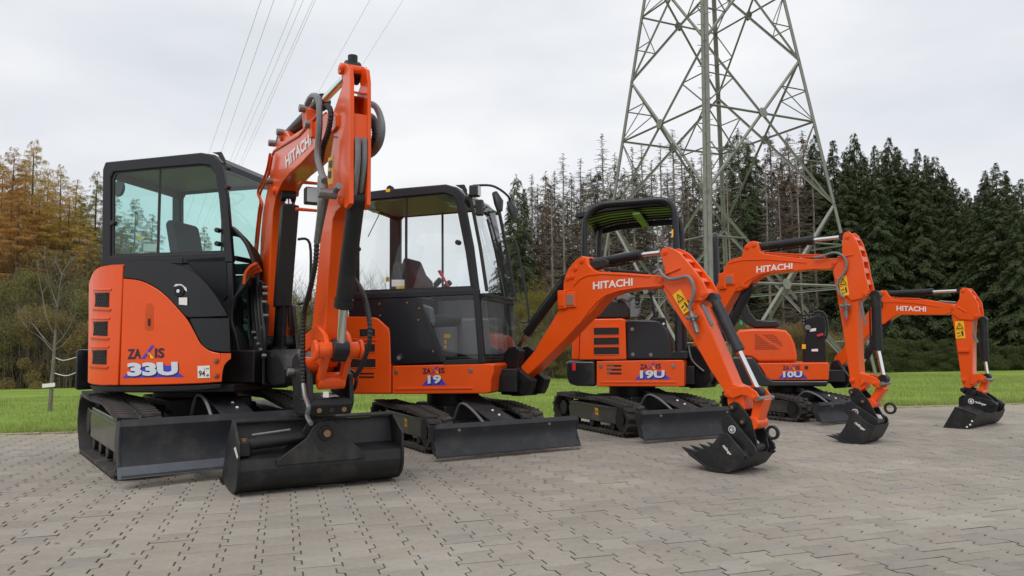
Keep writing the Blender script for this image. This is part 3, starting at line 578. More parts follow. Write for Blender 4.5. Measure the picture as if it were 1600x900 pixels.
# ------------------------------------------------------------------ pylon and power lines
mat('pylon_paint', (.215, .218, .192), .55, metal=.1, var=.15, vscale=3, dust=.3, dustcol=(.17, .165, .14))
PC = Vector((7.40, 26.2)); a_ = math.atan2(-4.6, -1.65)
ANG = [a_, a_+math.pi/2, a_+math.pi, a_-math.pi/2]     # near, right, far, left
def prad(z): return 5.08*(1-(z+.75)/28.6) if z < 20 else 5.08*(1-20.75/28.6)
def leg(i, z): r_ = prad(z); return Vector((PC.x+r_*math.cos(ANG[i]), PC.y+r_*math.sin(ANG[i]), z))
def lbar(mb, p, q, w_, up=None, th=.012):
    """an L-shaped steel angle between two points"""
    p, q = Vector(p), Vector(q); t = (q-p).normalized(); c = Vector((PC.x, PC.y, (p.z+q.z)/2))-(p+q)/2; c = (c-t*c.dot(t))
    if c.length < 1e-4: c = t.cross(Vector((0, 0, 1)))
    c.normalize(); s = t.cross(c)
    a1 = (s+c).normalized(); a2 = (c-s).normalized()
    for u, v in ((a1, a2), (a2, a1)):
        vs = []
        for e in (p, q): vs += [e, e+u*w_, e+u*w_+v*th, e+v*th]
        mb.add(vs, [(0, 1, 2, 3), (7, 6, 5, 4), (0, 4, 5, 1), (1, 5, 6, 2), (2, 6, 7, 3), (3, 7, 4, 0)])
pyl = root('electricity_pylon', (PC.x, PC.y, tz(PC.x, PC.y)), 0, 'tall grey-green steel lattice electricity pylon behind the excavators', 'pylon')
LV = [-.85, 5.7, 10.9, 15.2, 18.6, 21.5]
for i in range(4):
    m = MB()
    for a, b in zip(LV[:-1], LV[1:]): lbar(m, leg(i, a), leg(i, b), .125 if i != 0 else .18, th=.02)
    L = m.build('leg', 'pylon_paint', pyl, smooth=10)
    if i == 0:
        sb = MB(); z = 1.2
        while z < 19:
            p = leg(0, z); d = Vector((math.cos(ANG[0]+(1.2 if int(z/.38) % 2 else -1.2)), math.sin(ANG[0]+(1.2 if int(z/.38) % 2 else -1.2)), 0)); sb.cyl(p, p+d*.24, .011, 6); z += .38
        sb.build('step_bolts', 'pylon_paint', L, kind='stuff')
for i in range(4):
    j = (i+1) % 4
    for k, (a, b) in enumerate(zip(LV[:-1], LV[1:])):
        A0, B0, A1, B1 = leg(i, a), leg(j, a), leg(i, b), leg(j, b); wd = [.09, .08, .075, .065, .06][k]
        for p, q in ((A0, B1), (B0, A1)):
            m = MB(); lbar(m, p, q, wd); m.build('diagonal_brace', 'pylon_paint', pyl, smooth=10)
        # crossing of the two diagonals
        wa, wb = (B0-A0).length, (B1-A1).length; t = wa/(wa+wb); X = A0.lerp(B1, t); zc = X.z
        m = MB(); lbar(m, leg(i, zc), leg(j, zc), wd*.75); m.build('horizontal_brace', 'pylon_paint', pyl, smooth=10)
        if k < 3:
            w2 = wd*.45
            for P0, P1, Q in ((A0, A1, A0.lerp(X, .5)), (B0, B1, B0.lerp(X, .5)), (A0, A1, A1.lerp(X, .5)), (B0, B1, B1.lerp(X, .5))):
                up = Q.z > zc; base = (P1 if up else P0); f1 = (Q.z-P0.z)/(P1.z-P0.z); legp = P0.lerp(P1, f1); legc = P0.lerp(P1, (zc-P0.z)/(P1.z-P0.z))
                for tgt in ((legp, legc) if k else (legp,)):
                    m = MB(); lbar(m, Q, tgt, w2); m.build('redundant_brace', 'pylon_paint', pyl, smooth=10)
        if k in (0, 1, 2):
            g = MB(); n_ = (B0-A0).cross(A1-A0).normalized(); t_ = (B0-A0).normalized(); u_ = n_.cross(t_)
            vs = [X+t_*(.19*math.cos(q*math.pi/3))+u_*(.19*math.sin(q*math.pi/3))+n_*o_ for o_ in (.02, .035) for q in range(6)]
            g.add(vs, [tuple(range(6))[::-1], tuple(range(6, 12))]+[(q, (q+1) % 6, 6+(q+1) % 6, 6+q) for q in range(6)]); g.build('gusset_plate', 'pylon_paint', pyl, smooth=10)
mat('wire', (.28, .29, .30), .4, metal=.5)
for i, ((x0, y0), (x1, y1), zz) in enumerate([((408, 0), (328, 235), 19), ((428, 0), (345, 240), 19), ((463, 0), (362, 245), 23), ((474, 0), (367, 250), 23), ((489, 0), (377, 250), 23.4), ((493, 0), (381, 252), 23.4), ((578, 0), (497, 145), 27), ((630, 0), (565, 103), 30)]):
    def hitz(x, y, z): d = ray(x, y); k = (z-H)/d[2]; return Vector((d[0]*k, d[1]*k, z))
    p, q = hitz(x0, y0, zz), hitz(x1, y1, zz); d = q-p
    m = MB(); P = [p+d*t+Vector((0, 0, .0)) for t in (-.35, 0, .5, 1, 1.5, 2.4, 3.5)]; m.tube(P, .0105, 5)
    o = m.build('power_line', 'wire'); o['label'] = 'thin dark overhead power line crossing the sky, wire %s from the left' % ('first', 'second', 'third', 'fourth', 'fifth', 'sixth', 'seventh', 'last')[i]; o['category'] = 'power line'; o['group'] = 'overhead power lines'
# ------------------------------------------------------------------ excavators: shared builders
def slab(mb, fr, plan, z0, z1):
    n = len(plan); A = sum(plan[i][0]*plan[(i+1) % n][1]-plan[(i+1) % n][0]*plan[i][1] for i in range(n))
    if A > 0: plan = plan[::-1]          # (a, b) with b to the right is left-handed
    vs = [fr.w(a, b, z0) for a, b in plan]+[fr.w(a, b, z1) for a, b in plan]
    mb.add(vs, [tuple(range(n))[::-1], tuple(range(n, 2*n))]+[(i, (i+1) % n, n+(i+1) % n, n+i) for i in range(n)]); return mb
def loop_path(L, ht, r1, r2, ins=0):
    """track outline in (a, z), front at +a"""
    P = []; h = ht-ins
    P += arc((L/2-r1, r1), r1-ins, -90, 62, 9)
    P += [(L/2-r1-.25*L, ht-ins-.012), (-L/2+r2+.22*L, ht-ins-.016)]
    P += arc((-L/2+r2, ht-r2), r2-ins, 90, 205, 7)
    P += [(-L/2+r2*.85, ins)]
    return P
def resample(P, step):
    Q = P+[P[0]]; out = []; acc = 0; total = sum(math.dist(Q[i], Q[i+1]) for i in range(len(Q)-1)); n = int(total/step); st = total/n; d = 0; nxt = 0
    for i in range(len(Q)-1):
        l = math.dist(Q[i], Q[i+1])
        while nxt <= d+l-1e-6 and len(out) < n:
            t = (nxt-d)/l; out.append(((Q[i][0]+(Q[i+1][0]-Q[i][0])*t, Q[i][1]+(Q[i+1][1]-Q[i][1])*t), math.atan2(Q[i+1][1]-Q[i][1], Q[i+1][0]-Q[i][0]))); nxt += st
        d += l
    return out
def lug_mesh(tw, s):
    m = MB()
    for k, (y0, y1, dx) in enumerate(((-tw/2+.002, -.012, .0), (.012, tw/2-.002, .45*s))):
        h = .022 if s > .08 else .017; l = .28*s; sk = .2*s*(1 if k else -1)
        vs = [(-l+dx+sk*0, y0, 0), (l+dx, y0, 0), (l+dx+sk, y1, 0), (-l+dx+sk, y1, 0), (-l*.6+dx, y0, h), (l*.6+dx, y0, h), (l*.6+dx+sk, y1, h), (-l*.6+dx+sk, y1, h)]
        m.add(vs, [(4, 5, 6, 7), (0, 1, 5, 4), (1, 2, 6, 5), (2, 3, 7, 6), (3, 0, 4, 7), (3, 2, 1, 0)])
    me = bpy.data.meshes.new('track_lug'); me.from_pydata(m.v, [], m.f); me.materials.append(MATS['rubber']); return me
def undercarriage(rt, U, L, W, tw, ht, blade, zmid=.62, frame='frame_gloss', lug=.085, steel_edge=False, marks=True, arms=None):
    r1 = ht*.44; r2 = ht*.47; lm = lug_mesh(tw, lug)
    for sgn in (1, -1):
        b1 = sgn*W/2; b0 = sgn*(W/2-tw)
        o_ = loop_path(L, ht, r1, r2, .020); i_ = loop_path(L, ht, r1, r2, .045)
        m = MB(); m.ring(U, o_, i_, b0, b1); t = m.build('track', 'rubber', rt, smooth=50)
        bm_ = (b0+b1)/2
        for (a, z), ang in resample(o_, lug):
            g = new_obj('track_lug', lm, t); g.location = (a, -bm_, z); g.rotation_euler = (0, -ang, 0)
            g.rotation_euler = Matrix.Rotation(-ang, 3, 'Y').to_euler()
            # outward side of the belt is to the right of travel (counter-clockwise loop): flip the block
            g.rotation_euler = (Matrix.Rotation(-ang, 3, 'Y') @ Matrix.Rotation(math.pi, 3, 'X')).to_euler()
        # inner guide teeth
        gm = MB()
        for (a, z), ang in resample(loop_path(L, ht, r1, r2, .047), lug*1.0):
            c, s = math.cos(ang), math.sin(ang)
            q = [(a+c*dx-s*dz, z+s*dx+c*dz) for dx, dz in ((-.015, -.004), (.015, -.004), (.01, .028), (-.01, .028))]
            gm.prism(U, q, bm_-.02, bm_+.02)
        gm.build('guide_teeth', 'rubber', t, kind='stuff')
        fb = W/2-tw*.16; f0 = W/2-tw*.8; lo, hi = sorted((sgn*fb, sgn*f0))
        poly = [(-L/2+r2*1.9, ht*.30), (L/2-r1*1.35, ht*.28), (L/2-r1*1.15, ht*.42), (L/2-r1*1.5, ht*.74), (-L/2+r2*2.1, ht*.78), (-L/2+r2*1.75, ht*.6)]
        m = MB(); m.prism(U, poly, lo, hi); tf = m.build('track_frame', frame, rt, bevel=.012)
        lip = MB(); e_ = sgn*(fb); lo2, hi2 = sorted((e_, e_+sgn*.012)); lip.prism(U, [(-L/2+r2*1.9, ht*.70), (L/2-r1*1.45, ht*.66), (L/2-r1*1.45, ht*.69), (-L/2+r2*1.9, ht*.73)], lo2, hi2); lip.build('frame_lip', frame, tf, bevel=.003)
        n = 4 if L > 1.8 else 3
        for k in range(n):
            a = -L/2+r2*2.1+(L-r2*2-r1*2.4)*k/(n-1)
            boss(U, a, ht*.22, sgn*(W/2-tw*.62), sgn*(W/2-tw*.22), ht*.115).build('bottom_roller', 'frame_dark', rt, bevel=.006)
        m = boss(U, L/2-r1, r1, sgn*(W/2-tw*.8), sgn*(W/2-tw*.14), r1*.78, 24); g = m.build('idler_wheel', 'frame_dark', rt, bevel=.01)
        boss(U, L/2-r1, r1, sgn*(W/2-tw*.14), sgn*(W/2-tw*.08), r1*.3, 16).build('hub', 'frame_dark', g, bevel=.004)
        # toothed sprocket
        pts = []
        for k in range(22):
            rr = (r2*.80 if k % 2 else r2*.66)
            for dq in (-.3, .3): th = (k+dq)*2*math.pi/22; pts.append((-L/2+r2+rr*math.cos(th), ht-r2+rr*math.sin(th)))
        m = MB(); m.prism(U, pts, sgn*(W/2-tw*.55), sgn*(W/2-tw*.40)); g = m.build('sprocket', 'frame_dark', rt)
        boss(U, -L/2+r2, ht-r2, sgn*(W/2-tw*.8), sgn*(W/2-tw*.18), r2*.45, 20).build('drive_motor', 'frame_dark', g, bevel=.01)
        if sgn == 1 and marks:
            S = U.surf(W/2-tw*.2)
            st = MB(); a = -L/2+L*.60; st.add([U.w(a-.055, W/2-tw*.155+.003, ht*.48), U.w(a+.015, W/2-tw*.155+.003, ht*.46), U.w(a+.015, W/2-tw*.155+.003, ht*.64), U.w(a-.055, W/2-tw*.155+.003, ht*.66)], [(0, 1, 2, 3)])
            s_ = st.build('warning_sticker', 'warn_yellow', tf)
            mk_ = MB()
            for q in range(3): mk_.add([U.w(a-.045+.018*q, W/2-tw*.155+.0045, ht*.51), U.w(a-.035+.018*q, W/2-tw*.155+.0045, ht*.51), U.w(a-.035+.018*q, W/2-tw*.155+.0045, ht*.60), U.w(a-.045+.018*q, W/2-tw*.155+.0045, ht*.60)], [(0, 1, 2, 3)])
            mk_.build('sticker_mark', 'warn_black', tf)
    # centre section
    m = MB(); m.box(U, -.34*L*.8, .36*L*.8, -(W/2-tw*.6), W/2-tw*.6, ht*.30, ht*.62); m.box(U, -.22*L, .22*L, -W*.22, W*.22, ht*.5, ht*.95); m.build('carbody', 'frame_dark', rt, bevel=.02)
    for s2 in (1, -1):
        m = MB(); m.prism(U, [(-.26*L, ht*.35), (.26*L, ht*.35), (.18*L, ht*.85), (-.18*L, ht*.85)], s2*W*.20, s2*W*.26); m.build('frame_web', 'frame_dark', rt, bevel=.01)
    m = MB(); m.tube([U.w(0, 0, ht*.9), U.w(0, 0, zmid)], W*.22, 32); g = m.build('slewing_ring', 'frame_dark', rt)
    bo = MB()
    for k in range(20):
        th = k*math.pi/10; bo.tube([U.w(W*.235*math.cos(th), W*.235*math.sin(th), zmid-.05), U.w(W*.235*math.cos(th), W*.235*math.sin(th), zmid-.025)], .011, 6)
    bo.tube([U.w(0, 0, zmid-.06), U.w(0, 0, zmid-.03)], W*.25, 32)
    bo.build('ring_bolts', 'frame_dark', g)
    # dozer blade
    bw, z0, z1, re = blade; th = .016
    hh = z1-z0; prof = [(re-.055, z1), (re-.035, z1-.10*hh), (re-.062, z1-.32*hh), (re-.065, z1-.55*hh), (re-.045, z1-.78*hh), (re-.0, z0)]
    m = MB(); m.prism(U, thick(prof, th), -bw/2, bw/2); bl = m.build('dozer_blade', 'blade_grey', rt, smooth=50, bevel=.002)
    for s2 in (1, -1):
        m = MB(); m.prism(U, [(re-.16, z1-.02), (re-.05, z1), (re-.02, z1-.1*hh), (re-.05, z1-.5*hh), (re+.012, z0), (re-.08, z0+.02)], s2*bw/2, s2*(bw/2+.014)); m.build('blade_side_plate', 'blade_grey', bl, bevel=.002)
    m = MB(); m.prism(U, thick([(re-.001+.004, z0-.004), (re-.030+.006, z0+.19*hh)], -.012), -bw/2+.005, bw/2+.02)
    m.build('cutting_edge', 'steel_edge' if steel_edge else 'blade_grey', bl, bevel=.002)
    if not steel_edge:
        for s2 in (1, -1):
            m = MB(); m.prism(U, [(p[0]+.004, p[1]) for p in thick(prof, -.006)], s2*(bw/2-.17), s2*(bw/2+.016)); m.build('blade_extension', 'blade_grey', bl)
            q = boss(U, 0, 0, 0, 0, .001); m = MB(); p = U.w(re-.043, s2*(bw/2-.30 if s2 < 0 else bw/2-.20), z1-.17*hh); m.cyl(p, (p[0]+U.f[0]*.02, p[1]+U.f[1]*.02, p[2]), .014, 10); m.build('bolt_head', 'zinc', bl)
    for s2 in (1, -1):
        m = MB(); m.prism(U, [(.25*L*.8, ht*.55), (.30*L*.8, ht*.80), (re-.08, z0+.62*hh), (re-.08, z0+.30*hh)], s2*bw*.20, s2*(bw*.20+.05)); m.build('blade_arm', 'frame_dark', rt, bevel=.008)
    ca, cb = .12*L, re-.09
    m = MB(); m.prism(U, thick([(.20*L, zmid-.08), (.36*L, ht*.98), (re-.10, z1-.03)], .012), -.12, .12); pl = m.build('blade_cylinder_guard', 'blade_grey', rt, bevel=.003)
    for k in (0, 1):
        m = MB(); t = .5+.3*k; A = (.36*L+(re-.10-.36*L)*t*.8, ht*.98+(z1-.03-ht*.98)*t*.8+.001); m.tube([U.w(A[0], -.03, A[1]), U.w(A[0]-.01, -.03, A[1]+.018)], .012, 8); m.build('guard_bolt', 'white_paint', pl)
    hs = MB(); hs.tube(smoothpath([U.w(.22*L, .16, ht*.6), U.w(.32*L, .17, ht*1.0), U.w(.45*L, .17, ht*.95), U.w(re-.16, .16, ht*.6)]), .012, 8); hs.build('blade_hose', 'hose_grey', rt)
    hs = MB(); hs.tube([U.w(.25*L, .30, ht*.75), U.w(re-.12, .34, z0+.45*hh)], .010, 8); hs.build('grease_pipe', 'zinc', rt)
    return bl
def hyd(fr, b, p0, p1, p2, r, rr, parent, name, guard=False, mt='black_paint'):
    """hydraulic cylinder: barrel p0-p1, chrome rod p1-p2, all (a, z) on plane b"""
    W3 = lambda p, t=0: Vector(fr.w(p[0], b, p[1])); A, B, C = W3(p0), W3(p1), W3(p2); d = (B-A).normalized()
    m = MB(); m.tube([A, A+d*.02, A+d*.02, B-d*.06, B-d*.06, B-d*.005, B], [r*.8, r*.95, r, r, r*1.13, r*1.13, r*.8], 20); o = m.build(name, mt, parent, smooth=45)
    m = MB(); m.cyl(B-d*.03, C, rr, 16); m.build('piston_rod', 'chrome', o)
    n = Vector((fr.n[0], fr.n[1], 0))
    m = MB(); m.cyl(C-n*r*.9, C+n*r*.9, r*.95, 16); m.build('rod_eye', mt, o, bevel=.003)
    m = MB(); m.cyl(A-n*r*.9, A+n*r*.9, r*1.05, 16); m.build('barrel_eye', mt, o, bevel=.003)
    # pipe along the barrel
    u = d.cross(n).normalized(); m = MB(); m.tube([A+u*r*1.35+d*.05, B+u*r*1.35-d*.1, B+u*r-d*.08], .008, 6); m.build('cylinder_pipe', mt, o)
    return o
def pins(fr, parent, pts, b0, b1, r, m='orange'):
    for a, z in pts:
        o = boss(fr, a, z, b0, b1, r, 18).build('pin_boss', m, parent, bevel=.003)
        boss(fr, a, z, b1, b1+.006, r*.45, 12).build('pin', m, o)
def warn_sticker(quad, S, parent):
    """yellow safety sticker: quad = tl, tr, br, bl pixels"""
    o = decal('warning_sticker', quad, S, 'warn_yellow', parent, .003)
    (x0, y0), (x1, y1), (x2, y2), (x3, y3) = quad
    q = lambda u, v: (x0*(1-u)*(1-v)+x1*u*(1-v)+x2*u*v+x3*(1-u)*v, y0*(1-u)*(1-v)+y1*u*(1-v)+y2*u*v+y3*(1-u)*v)
    mb = MB(); out_ = [q(.5, .07), q(.9, .44), q(.1, .44)]; inn = [q(.5, .16), q(.76, .395), q(.24, .395)]
    P = [S(*p) for p in out_+inn]; nn = (P[1]-P[0]).cross(P[2]-P[0]).normalized(); nn = nn if nn.dot(Vector((0, 0, H))-P[0]) > 0 else -nn; P = [p+nn*.0045 for p in P]
    mb.add(P, [(0, 1, 4, 3), (1, 2, 5, 4), (2, 0, 3, 5)]); mb.build('sticker_symbol', 'warn_black', parent)
    for pts in ([q(.46, .24), q(.54, .24), q(.52, .34), q(.48, .34)], [q(.15, .68), q(.5, .64), q(.5, .69), q(.15, .74)], [q(.6, .6), q(.8, .56), q(.84, .84), q(.66, .86)], [q(.2, .85), q(.55, .82), q(.55, .86), q(.2, .9)], [q(.03, .49), q(.97, .49), q(.97, .505), q(.03, .505)]):
        decal('sticker_symbol', pts, S, 'warn_black', parent, .0045)
def bolt(fr, a, z, b, parent, r=.016, m='zinc'):
    g = boss(fr, a, z, b, b+.010, r, 12).build('bolt_head', m, parent, bevel=.002)
def model_badge(x0, y0, w_, num, S, parent, hz=16, hn=23, nw=.8, off=.0):
    """ZAXIS + number over a blue triangle. x0,y0 bottom left of the blue triangle, w_ its width; heights in px"""
    sl = off
    def P(u, v): return (x0+u*w_, y0+v+sl*u*w_)
    decal('badge_triangle', [P(0, 0), P(1, 0), P(.56, -hn-hz*.75), P(.44, -hn-hz*.75)], S, 'decal_blue', parent, .003)
    return P
def lamp(fr, quad, b0, b1, parent, glass='lamp_glass', m='orange'):
    a0, z0 = fr.t(*quad[0], b1); a1, z1 = fr.t(*quad[1], b1)
    z0, z1 = sorted((z0, z1)); k = MB(); k.box(fr, a0, a1, b0, b1, z0, z1); o = k.build('lamp_housing', m, parent, bevel=.008)
    g = MB(); da, dz = (a1-a0)*.14, (z1-z0)*.14; g.box(fr, a0+da, a1-da, b1-.01, b1+.006, z0+dz, z1-dz); g.build('lamp_lens', glass, o, bevel=.004)
    return o
def cab(fr, rt, outer, inner, bR, bL, paint='cab_grey', glass='glass_teal', post=None, tf=.05, rear=True, roof_n=None, front_cross=None):
    """side frames from traced outlines (a,z); same outline on both sides"""
    c = []
    for b0, b1 in ((bR-tf, bR), (bL, bL+tf)):
        m = MB(); m.ring(fr, outer, inner, b0, b1); f = m.build('side_frame', paint, rt, bevel=.012); c.append(f)
        bm_ = (b0+b1)/2
        m = MB(); m.prism(fr, [(p[0], p[1]) for p in inner], bm_-.003, bm_+.003); m.build('side_window', glass, f, smooth=5)
        # rubber gasket round the pane
        cen = (sum(p[0] for p in inner)/len(inner), sum(p[1] for p in inner)/len(inner)); ii = [(p[0]+(cen[0]-p[0])*.035, p[1]+(cen[1]-p[1])*.035) for p in inner]
        m = MB(); m.ring(fr, inner, ii, bm_-.008, bm_+.008); m.build('window_gasket', 'vinyl', f)
        if post:
            m = MB(); m.box(fr, post[0]-post[1], post[0]+post[1], bm_-.009, bm_+.009, post[2], post[3]); m.build('window_bar', 'vinyl', f, bevel=.003)
    return c
def PX(name, m, fr, parent, px, b, d, bevel=.006, **k):
    """solid whose near face is surveyed from pixels px on plane b, d metres thick"""
    mb = MB(); mb.prism(fr, fr.T(px, b), b-d, b); return mb.build(name, m, parent, bevel=bevel, **k)
def vent(fr, x0, x1, y0, y1, b, parent, nbar=9, off=.002, rim=True):
    (a0, z0), (a1, z1) = fr.t(x0, y1, b), fr.t(x1, y0, b)
    m = MB(); m.box(fr, a0, a1, b-.0, b+off, z0, z1); o = m.build('vent', 'grille', parent)
    g = MB(); w_ = (a1-a0)/nbar
    for i in range(-2, nbar+1):
        for sgn in (1, -1):
            xa = a0+w_*i; xb = xa+(z1-z0)*.9
            p, q = (xa, xb) if sgn > 0 else (xb, xa)
            if min(p, q) < a0-1e-6 or max(p, q) > a1+1e-6: continue
            g.tube([fr.w(p, b+off+.002, z0), fr.w(q, b+off+.002, z1)], .0022, 4)
    if g.v: g.build('grille_mesh', 'grille_bar', o, kind='stuff')
    if rim:
        r_ = MB(); t = .010; r_.ring(fr, [(a0-t, z0-t), (a1+t, z0-t), (a1+t, z1+t), (a0-t, z1+t)], [(a0, z0), (a1, z0), (a1, z1), (a0, z1)], b-.002, b+.006); r_.build('vent_rim', 'orange', o, bevel=.003)
    return o
def badge(fr_surf, parent, zax, num, tri, numtxt, bold=.045, sh=0):
    """zax = bl, br, tl ; num = bl, br, tl ; tri = 4 pixels"""
    decal('badge_triangle', tri, fr_surf, 'decal_blue', parent, .003)
    lettering(numtxt, (num[0][0]+1.2, num[0][1]+2), (num[1][0]+1.2, num[1][1]+2), (num[2][0]+1.2, num[2][1]+2), fr_surf, 'decal_navy', parent, .0038, bold)
    lettering(numtxt, *num, fr_surf, 'decal_grey', parent, .0046, bold, name='model_number')
    (bx, by), (rx, ry), (tx, ty) = zax; L = lambda u, v: (bx+u*(rx-bx)+v*(tx-bx), by+u*(ry-by)+v*(ty-by))
    lettering('ZA', L(0, 0), L(.37, 0), L(0, 1), fr_surf, 'decal_navy', parent, .004, .03)
    lettering('IS', L(.74, 0), L(1, 0), L(.74, 1), fr_surf, 'decal_navy', parent, .004, .03)
    decal('lettering', [L(.38, -.02), L(.46, -.02), L(.72, 1.3), L(.64, 1.3)], fr_surf, 'decal_blue', parent, .0042)
    decal('lettering', [L(.62, -.02), L(.73, -.02), L(.59, .60), L(.54, .42)], fr_surf, 'decal_yellow', parent, .0044)
    decal('lettering', [L(.39, 1.0), L(.49, 1.0), L(.56, .66), L(.51, .48)], fr_surf, 'orange', parent, .0046)
    decal('lettering', [L(.56, .1), L(.63, -.02), L(.60, .5), L(.55, .40)], fr_surf, 'orange_worn', parent, .0048)
def beam(fr, rt, name, px, half, bevel=.008, m='orange', rim=True):
    """boom or arm box: outline surveyed on its near face"""
    mb = MB(); poly = fr.T(px, half); mb.prism(fr, poly, -half, half); o = mb.build(name, m, rt, bevel=bevel); return o, poly
def ribbed_ear(fr, parent, px, half, th=.02, ribs=()):
    poly = fr.T(px, half)
    for b0, b1 in ((half-th, half+.004), (-half, -half+th)):
        mb = MB(); mb.prism(fr, poly, b0, b1); mb.build('arm_plate', 'orange', parent, bevel=.004)
    for p, q in ribs:
        P, Q = fr.t(*p, half), fr.t(*q, half); mb = MB(); mb.prism(fr, thick([((P[0]-.012), P[1]), ((Q[0]-.012), Q[1])], -.010), -half+.01, half-.01); mb.build('arm_rib', 'orange', parent, bevel=.002)
def coupler_and_bucket(fr, rt, s, coup, ear, side, shell, teeth, bw, cw, pinpts, ring, disc, tag_, label_px, txt=True, teethlen=None):
    """quick coupler with two plates, toothed bucket with side plates and curved shell"""
    c = None
    for b0, b1 in ((cw-.018, cw), (-cw, -cw+.018)):
        mb = MB(); mb.prism(fr, fr.T(coup, cw), b0, b1)
        o = mb.build('quick_coupler' if c is None else 'coupler_plate', 'black_paint', rt if c is None else c, bevel=.004); c = c or o
    pc = fr.T(pinpts, cw)
    for a, z in pc:
        g = boss(fr, a, z, -cw-.012, cw+.012, .030*s, 18).build('coupler_pin', 'black_paint', c, bevel=.004); boss(fr, a, z, cw+.012, cw+.018, .013*s, 10).build('pin_end', 'copper', g)
    bk = None; w2 = bw/2; sp = fr.T(side, w2)
    for b0, b1 in ((w2-.016, w2), (-w2, -w2+.016)):
        mb = MB(); mb.prism(fr, sp, b0, b1); o = mb.build('bucket' if bk is None else 'side_plate', 'bucket_black', rt if bk is None else bk, bevel=.004); bk = bk or o
    sh = fr.T(shell, w2); mb = MB(); mb.prism(fr, thick(sh, .014), -w2+.001, w2-.001); mb.build('bucket_shell', 'bucket_black', bk, smooth=60)
    # edge strip that stands proud around the side plate
    mb = MB(); mb.prism(fr, thick(sh, .02), w2, w2+.010); mb.build('side_cutter', 'bucket_black', bk, bevel=.003)
    for b0, b1 in ((w2*.62, w2*.62+.02), (-w2*.62-.02, -w2*.62)):
        mb = MB(); mb.prism(fr, fr.T(ear, w2*.62), b0, b1); mb.build('bucket_ear', 'bucket_black', bk, bevel=.004)
    if teeth:
        tip, base0, base1 = [fr.t(*p, w2) for p in teeth]
        for k in range(4):
            bc = -w2+.025+(2*w2-.05)*k/3; mb = MB()
            vs = [fr.w(tip[0], bc-.006, tip[1]), fr.w(tip[0], bc+.006, tip[1])]+[fr.w(base0[0], bc-.022, base0[1]), fr.w(base0[0], bc+.022, base0[1]), fr.w(base1[0], bc-.022, base1[1]), fr.w(base1[0], bc+.022, base1[1])]
            mb.add(vs, [(0, 1, 3, 2), (1, 0, 4, 5), (0, 2, 4), (1, 5, 3), (2, 3, 5, 4)]); mb.build('bucket_tooth', 'bucket_black', bk)
    if ring:
        (rx, ry), rr = ring; A = fr.t(rx, ry, -cw*.2); m = MB(); pts = arc(A, rr, 0, 340, 18); m.ring(fr, arc(A, rr, 0, 342, 19), arc(A, rr*.62, 0, 342, 19), -cw*.2-.014, -cw*.2+.014); m.build('lifting_eye', 'black_paint', c, bevel=.005)
    if disc:
        (x, y), r_ = disc; A = fr.t(x, y, w2*.62+.02); o = boss(fr, A[0], A[1], w2*.62+.018, w2*.62+.024, r_, 20).build('round_sticker', 'white_paint', bk)
        m = MB(); m.ring(fr, arc(A, r_*.78, 0, 342, 19), arc(A, r_*.55, 0, 342, 19), w2*.62+.024, w2*.62+.0255); m.build('sticker_symbol', 'decal_navy', bk)
        m = MB(); m.prism(fr, thick([(A[0]-r_*.3, A[1]+r_*.2), (A[0]+r_*.2, A[1]+r_*.15), (A[0]+r_*.1, A[1]-r_*.4)], r_*.16), w2*.62+.024, w2*.62+.0255); m.build('sticker_symbol', 'decal_navy', bk)
    if label_px: lettering('r\u00e4dlinger', *label_px, fr.surf(w2), 'white_paint', bk, .006, .03)
    if tag_: decal('type_plate', tag_, fr.surf(0), 'white_paint', c, .02)
    return c, bk
# ================================================================== excavator 3 style pieces reused
GRP = 'orange mini excavators lined up on the paving'
# ------------------------------------------------------------------ EXCAVATOR A: the largest, far left
CA = (-2.8, 6.55); UA = Fr(CA, 53); HA = Fr(CA, 12); BA = Fr((-2.0, 6.3), 61.5)
A_ = root('mini_excavator', (*CA, 0), -R(53), 'largest orange mini excavator, far left, dark closed cab, raised boom and wide ditching bucket', 'excavator', GRP)
undercarriage(A_, UA, 2.20, 1.55, .30, .56, (1.60, .075, .455, 1.385), zmid=.64, lug=.088, steel_edge=True, marks=False)
# body hull in plan: round tail, straight side
path = [HA.w(.865*math.cos(R(t)), .865*math.sin(R(t)), 0)[:2] for t in range(262, 89, -6)]+[HA.w(a, b, 0)[:2] for a, b in ((.3, .865), (.62, .86), (.80, .83), (.90, .76), (.93, .6))]
def pathsurf(path, off=0):
    def f(px, py):
        d = ray(px, py); best = None
        for (x0, y0), (x1, y1) in zip(path[:-1], path[1:]):
            ex, ey = x1-x0, y1-y0; den = d[0]*ey-d[1]*ex
            if abs(den) < 1e-9: continue
            k = (x0*ey-y0*ex)/den; u = (x0*d[1]-y0*d[0])/den
            if -0.02 <= u <= 1.02 and k > 0 and (best is None or k < best): best = k
        if best is None:                    # ray passes the silhouette: nearest tangent point
            bp = min(path, key=lambda p: abs(p[0]/p[1]-d[0]/d[1])); best = math.hypot(*bp)/math.hypot(d[0], d[1])
        return Vector((d[0]*best, d[1]*best, H+d[2]*best))
    return f
SA = pathsurf(path)
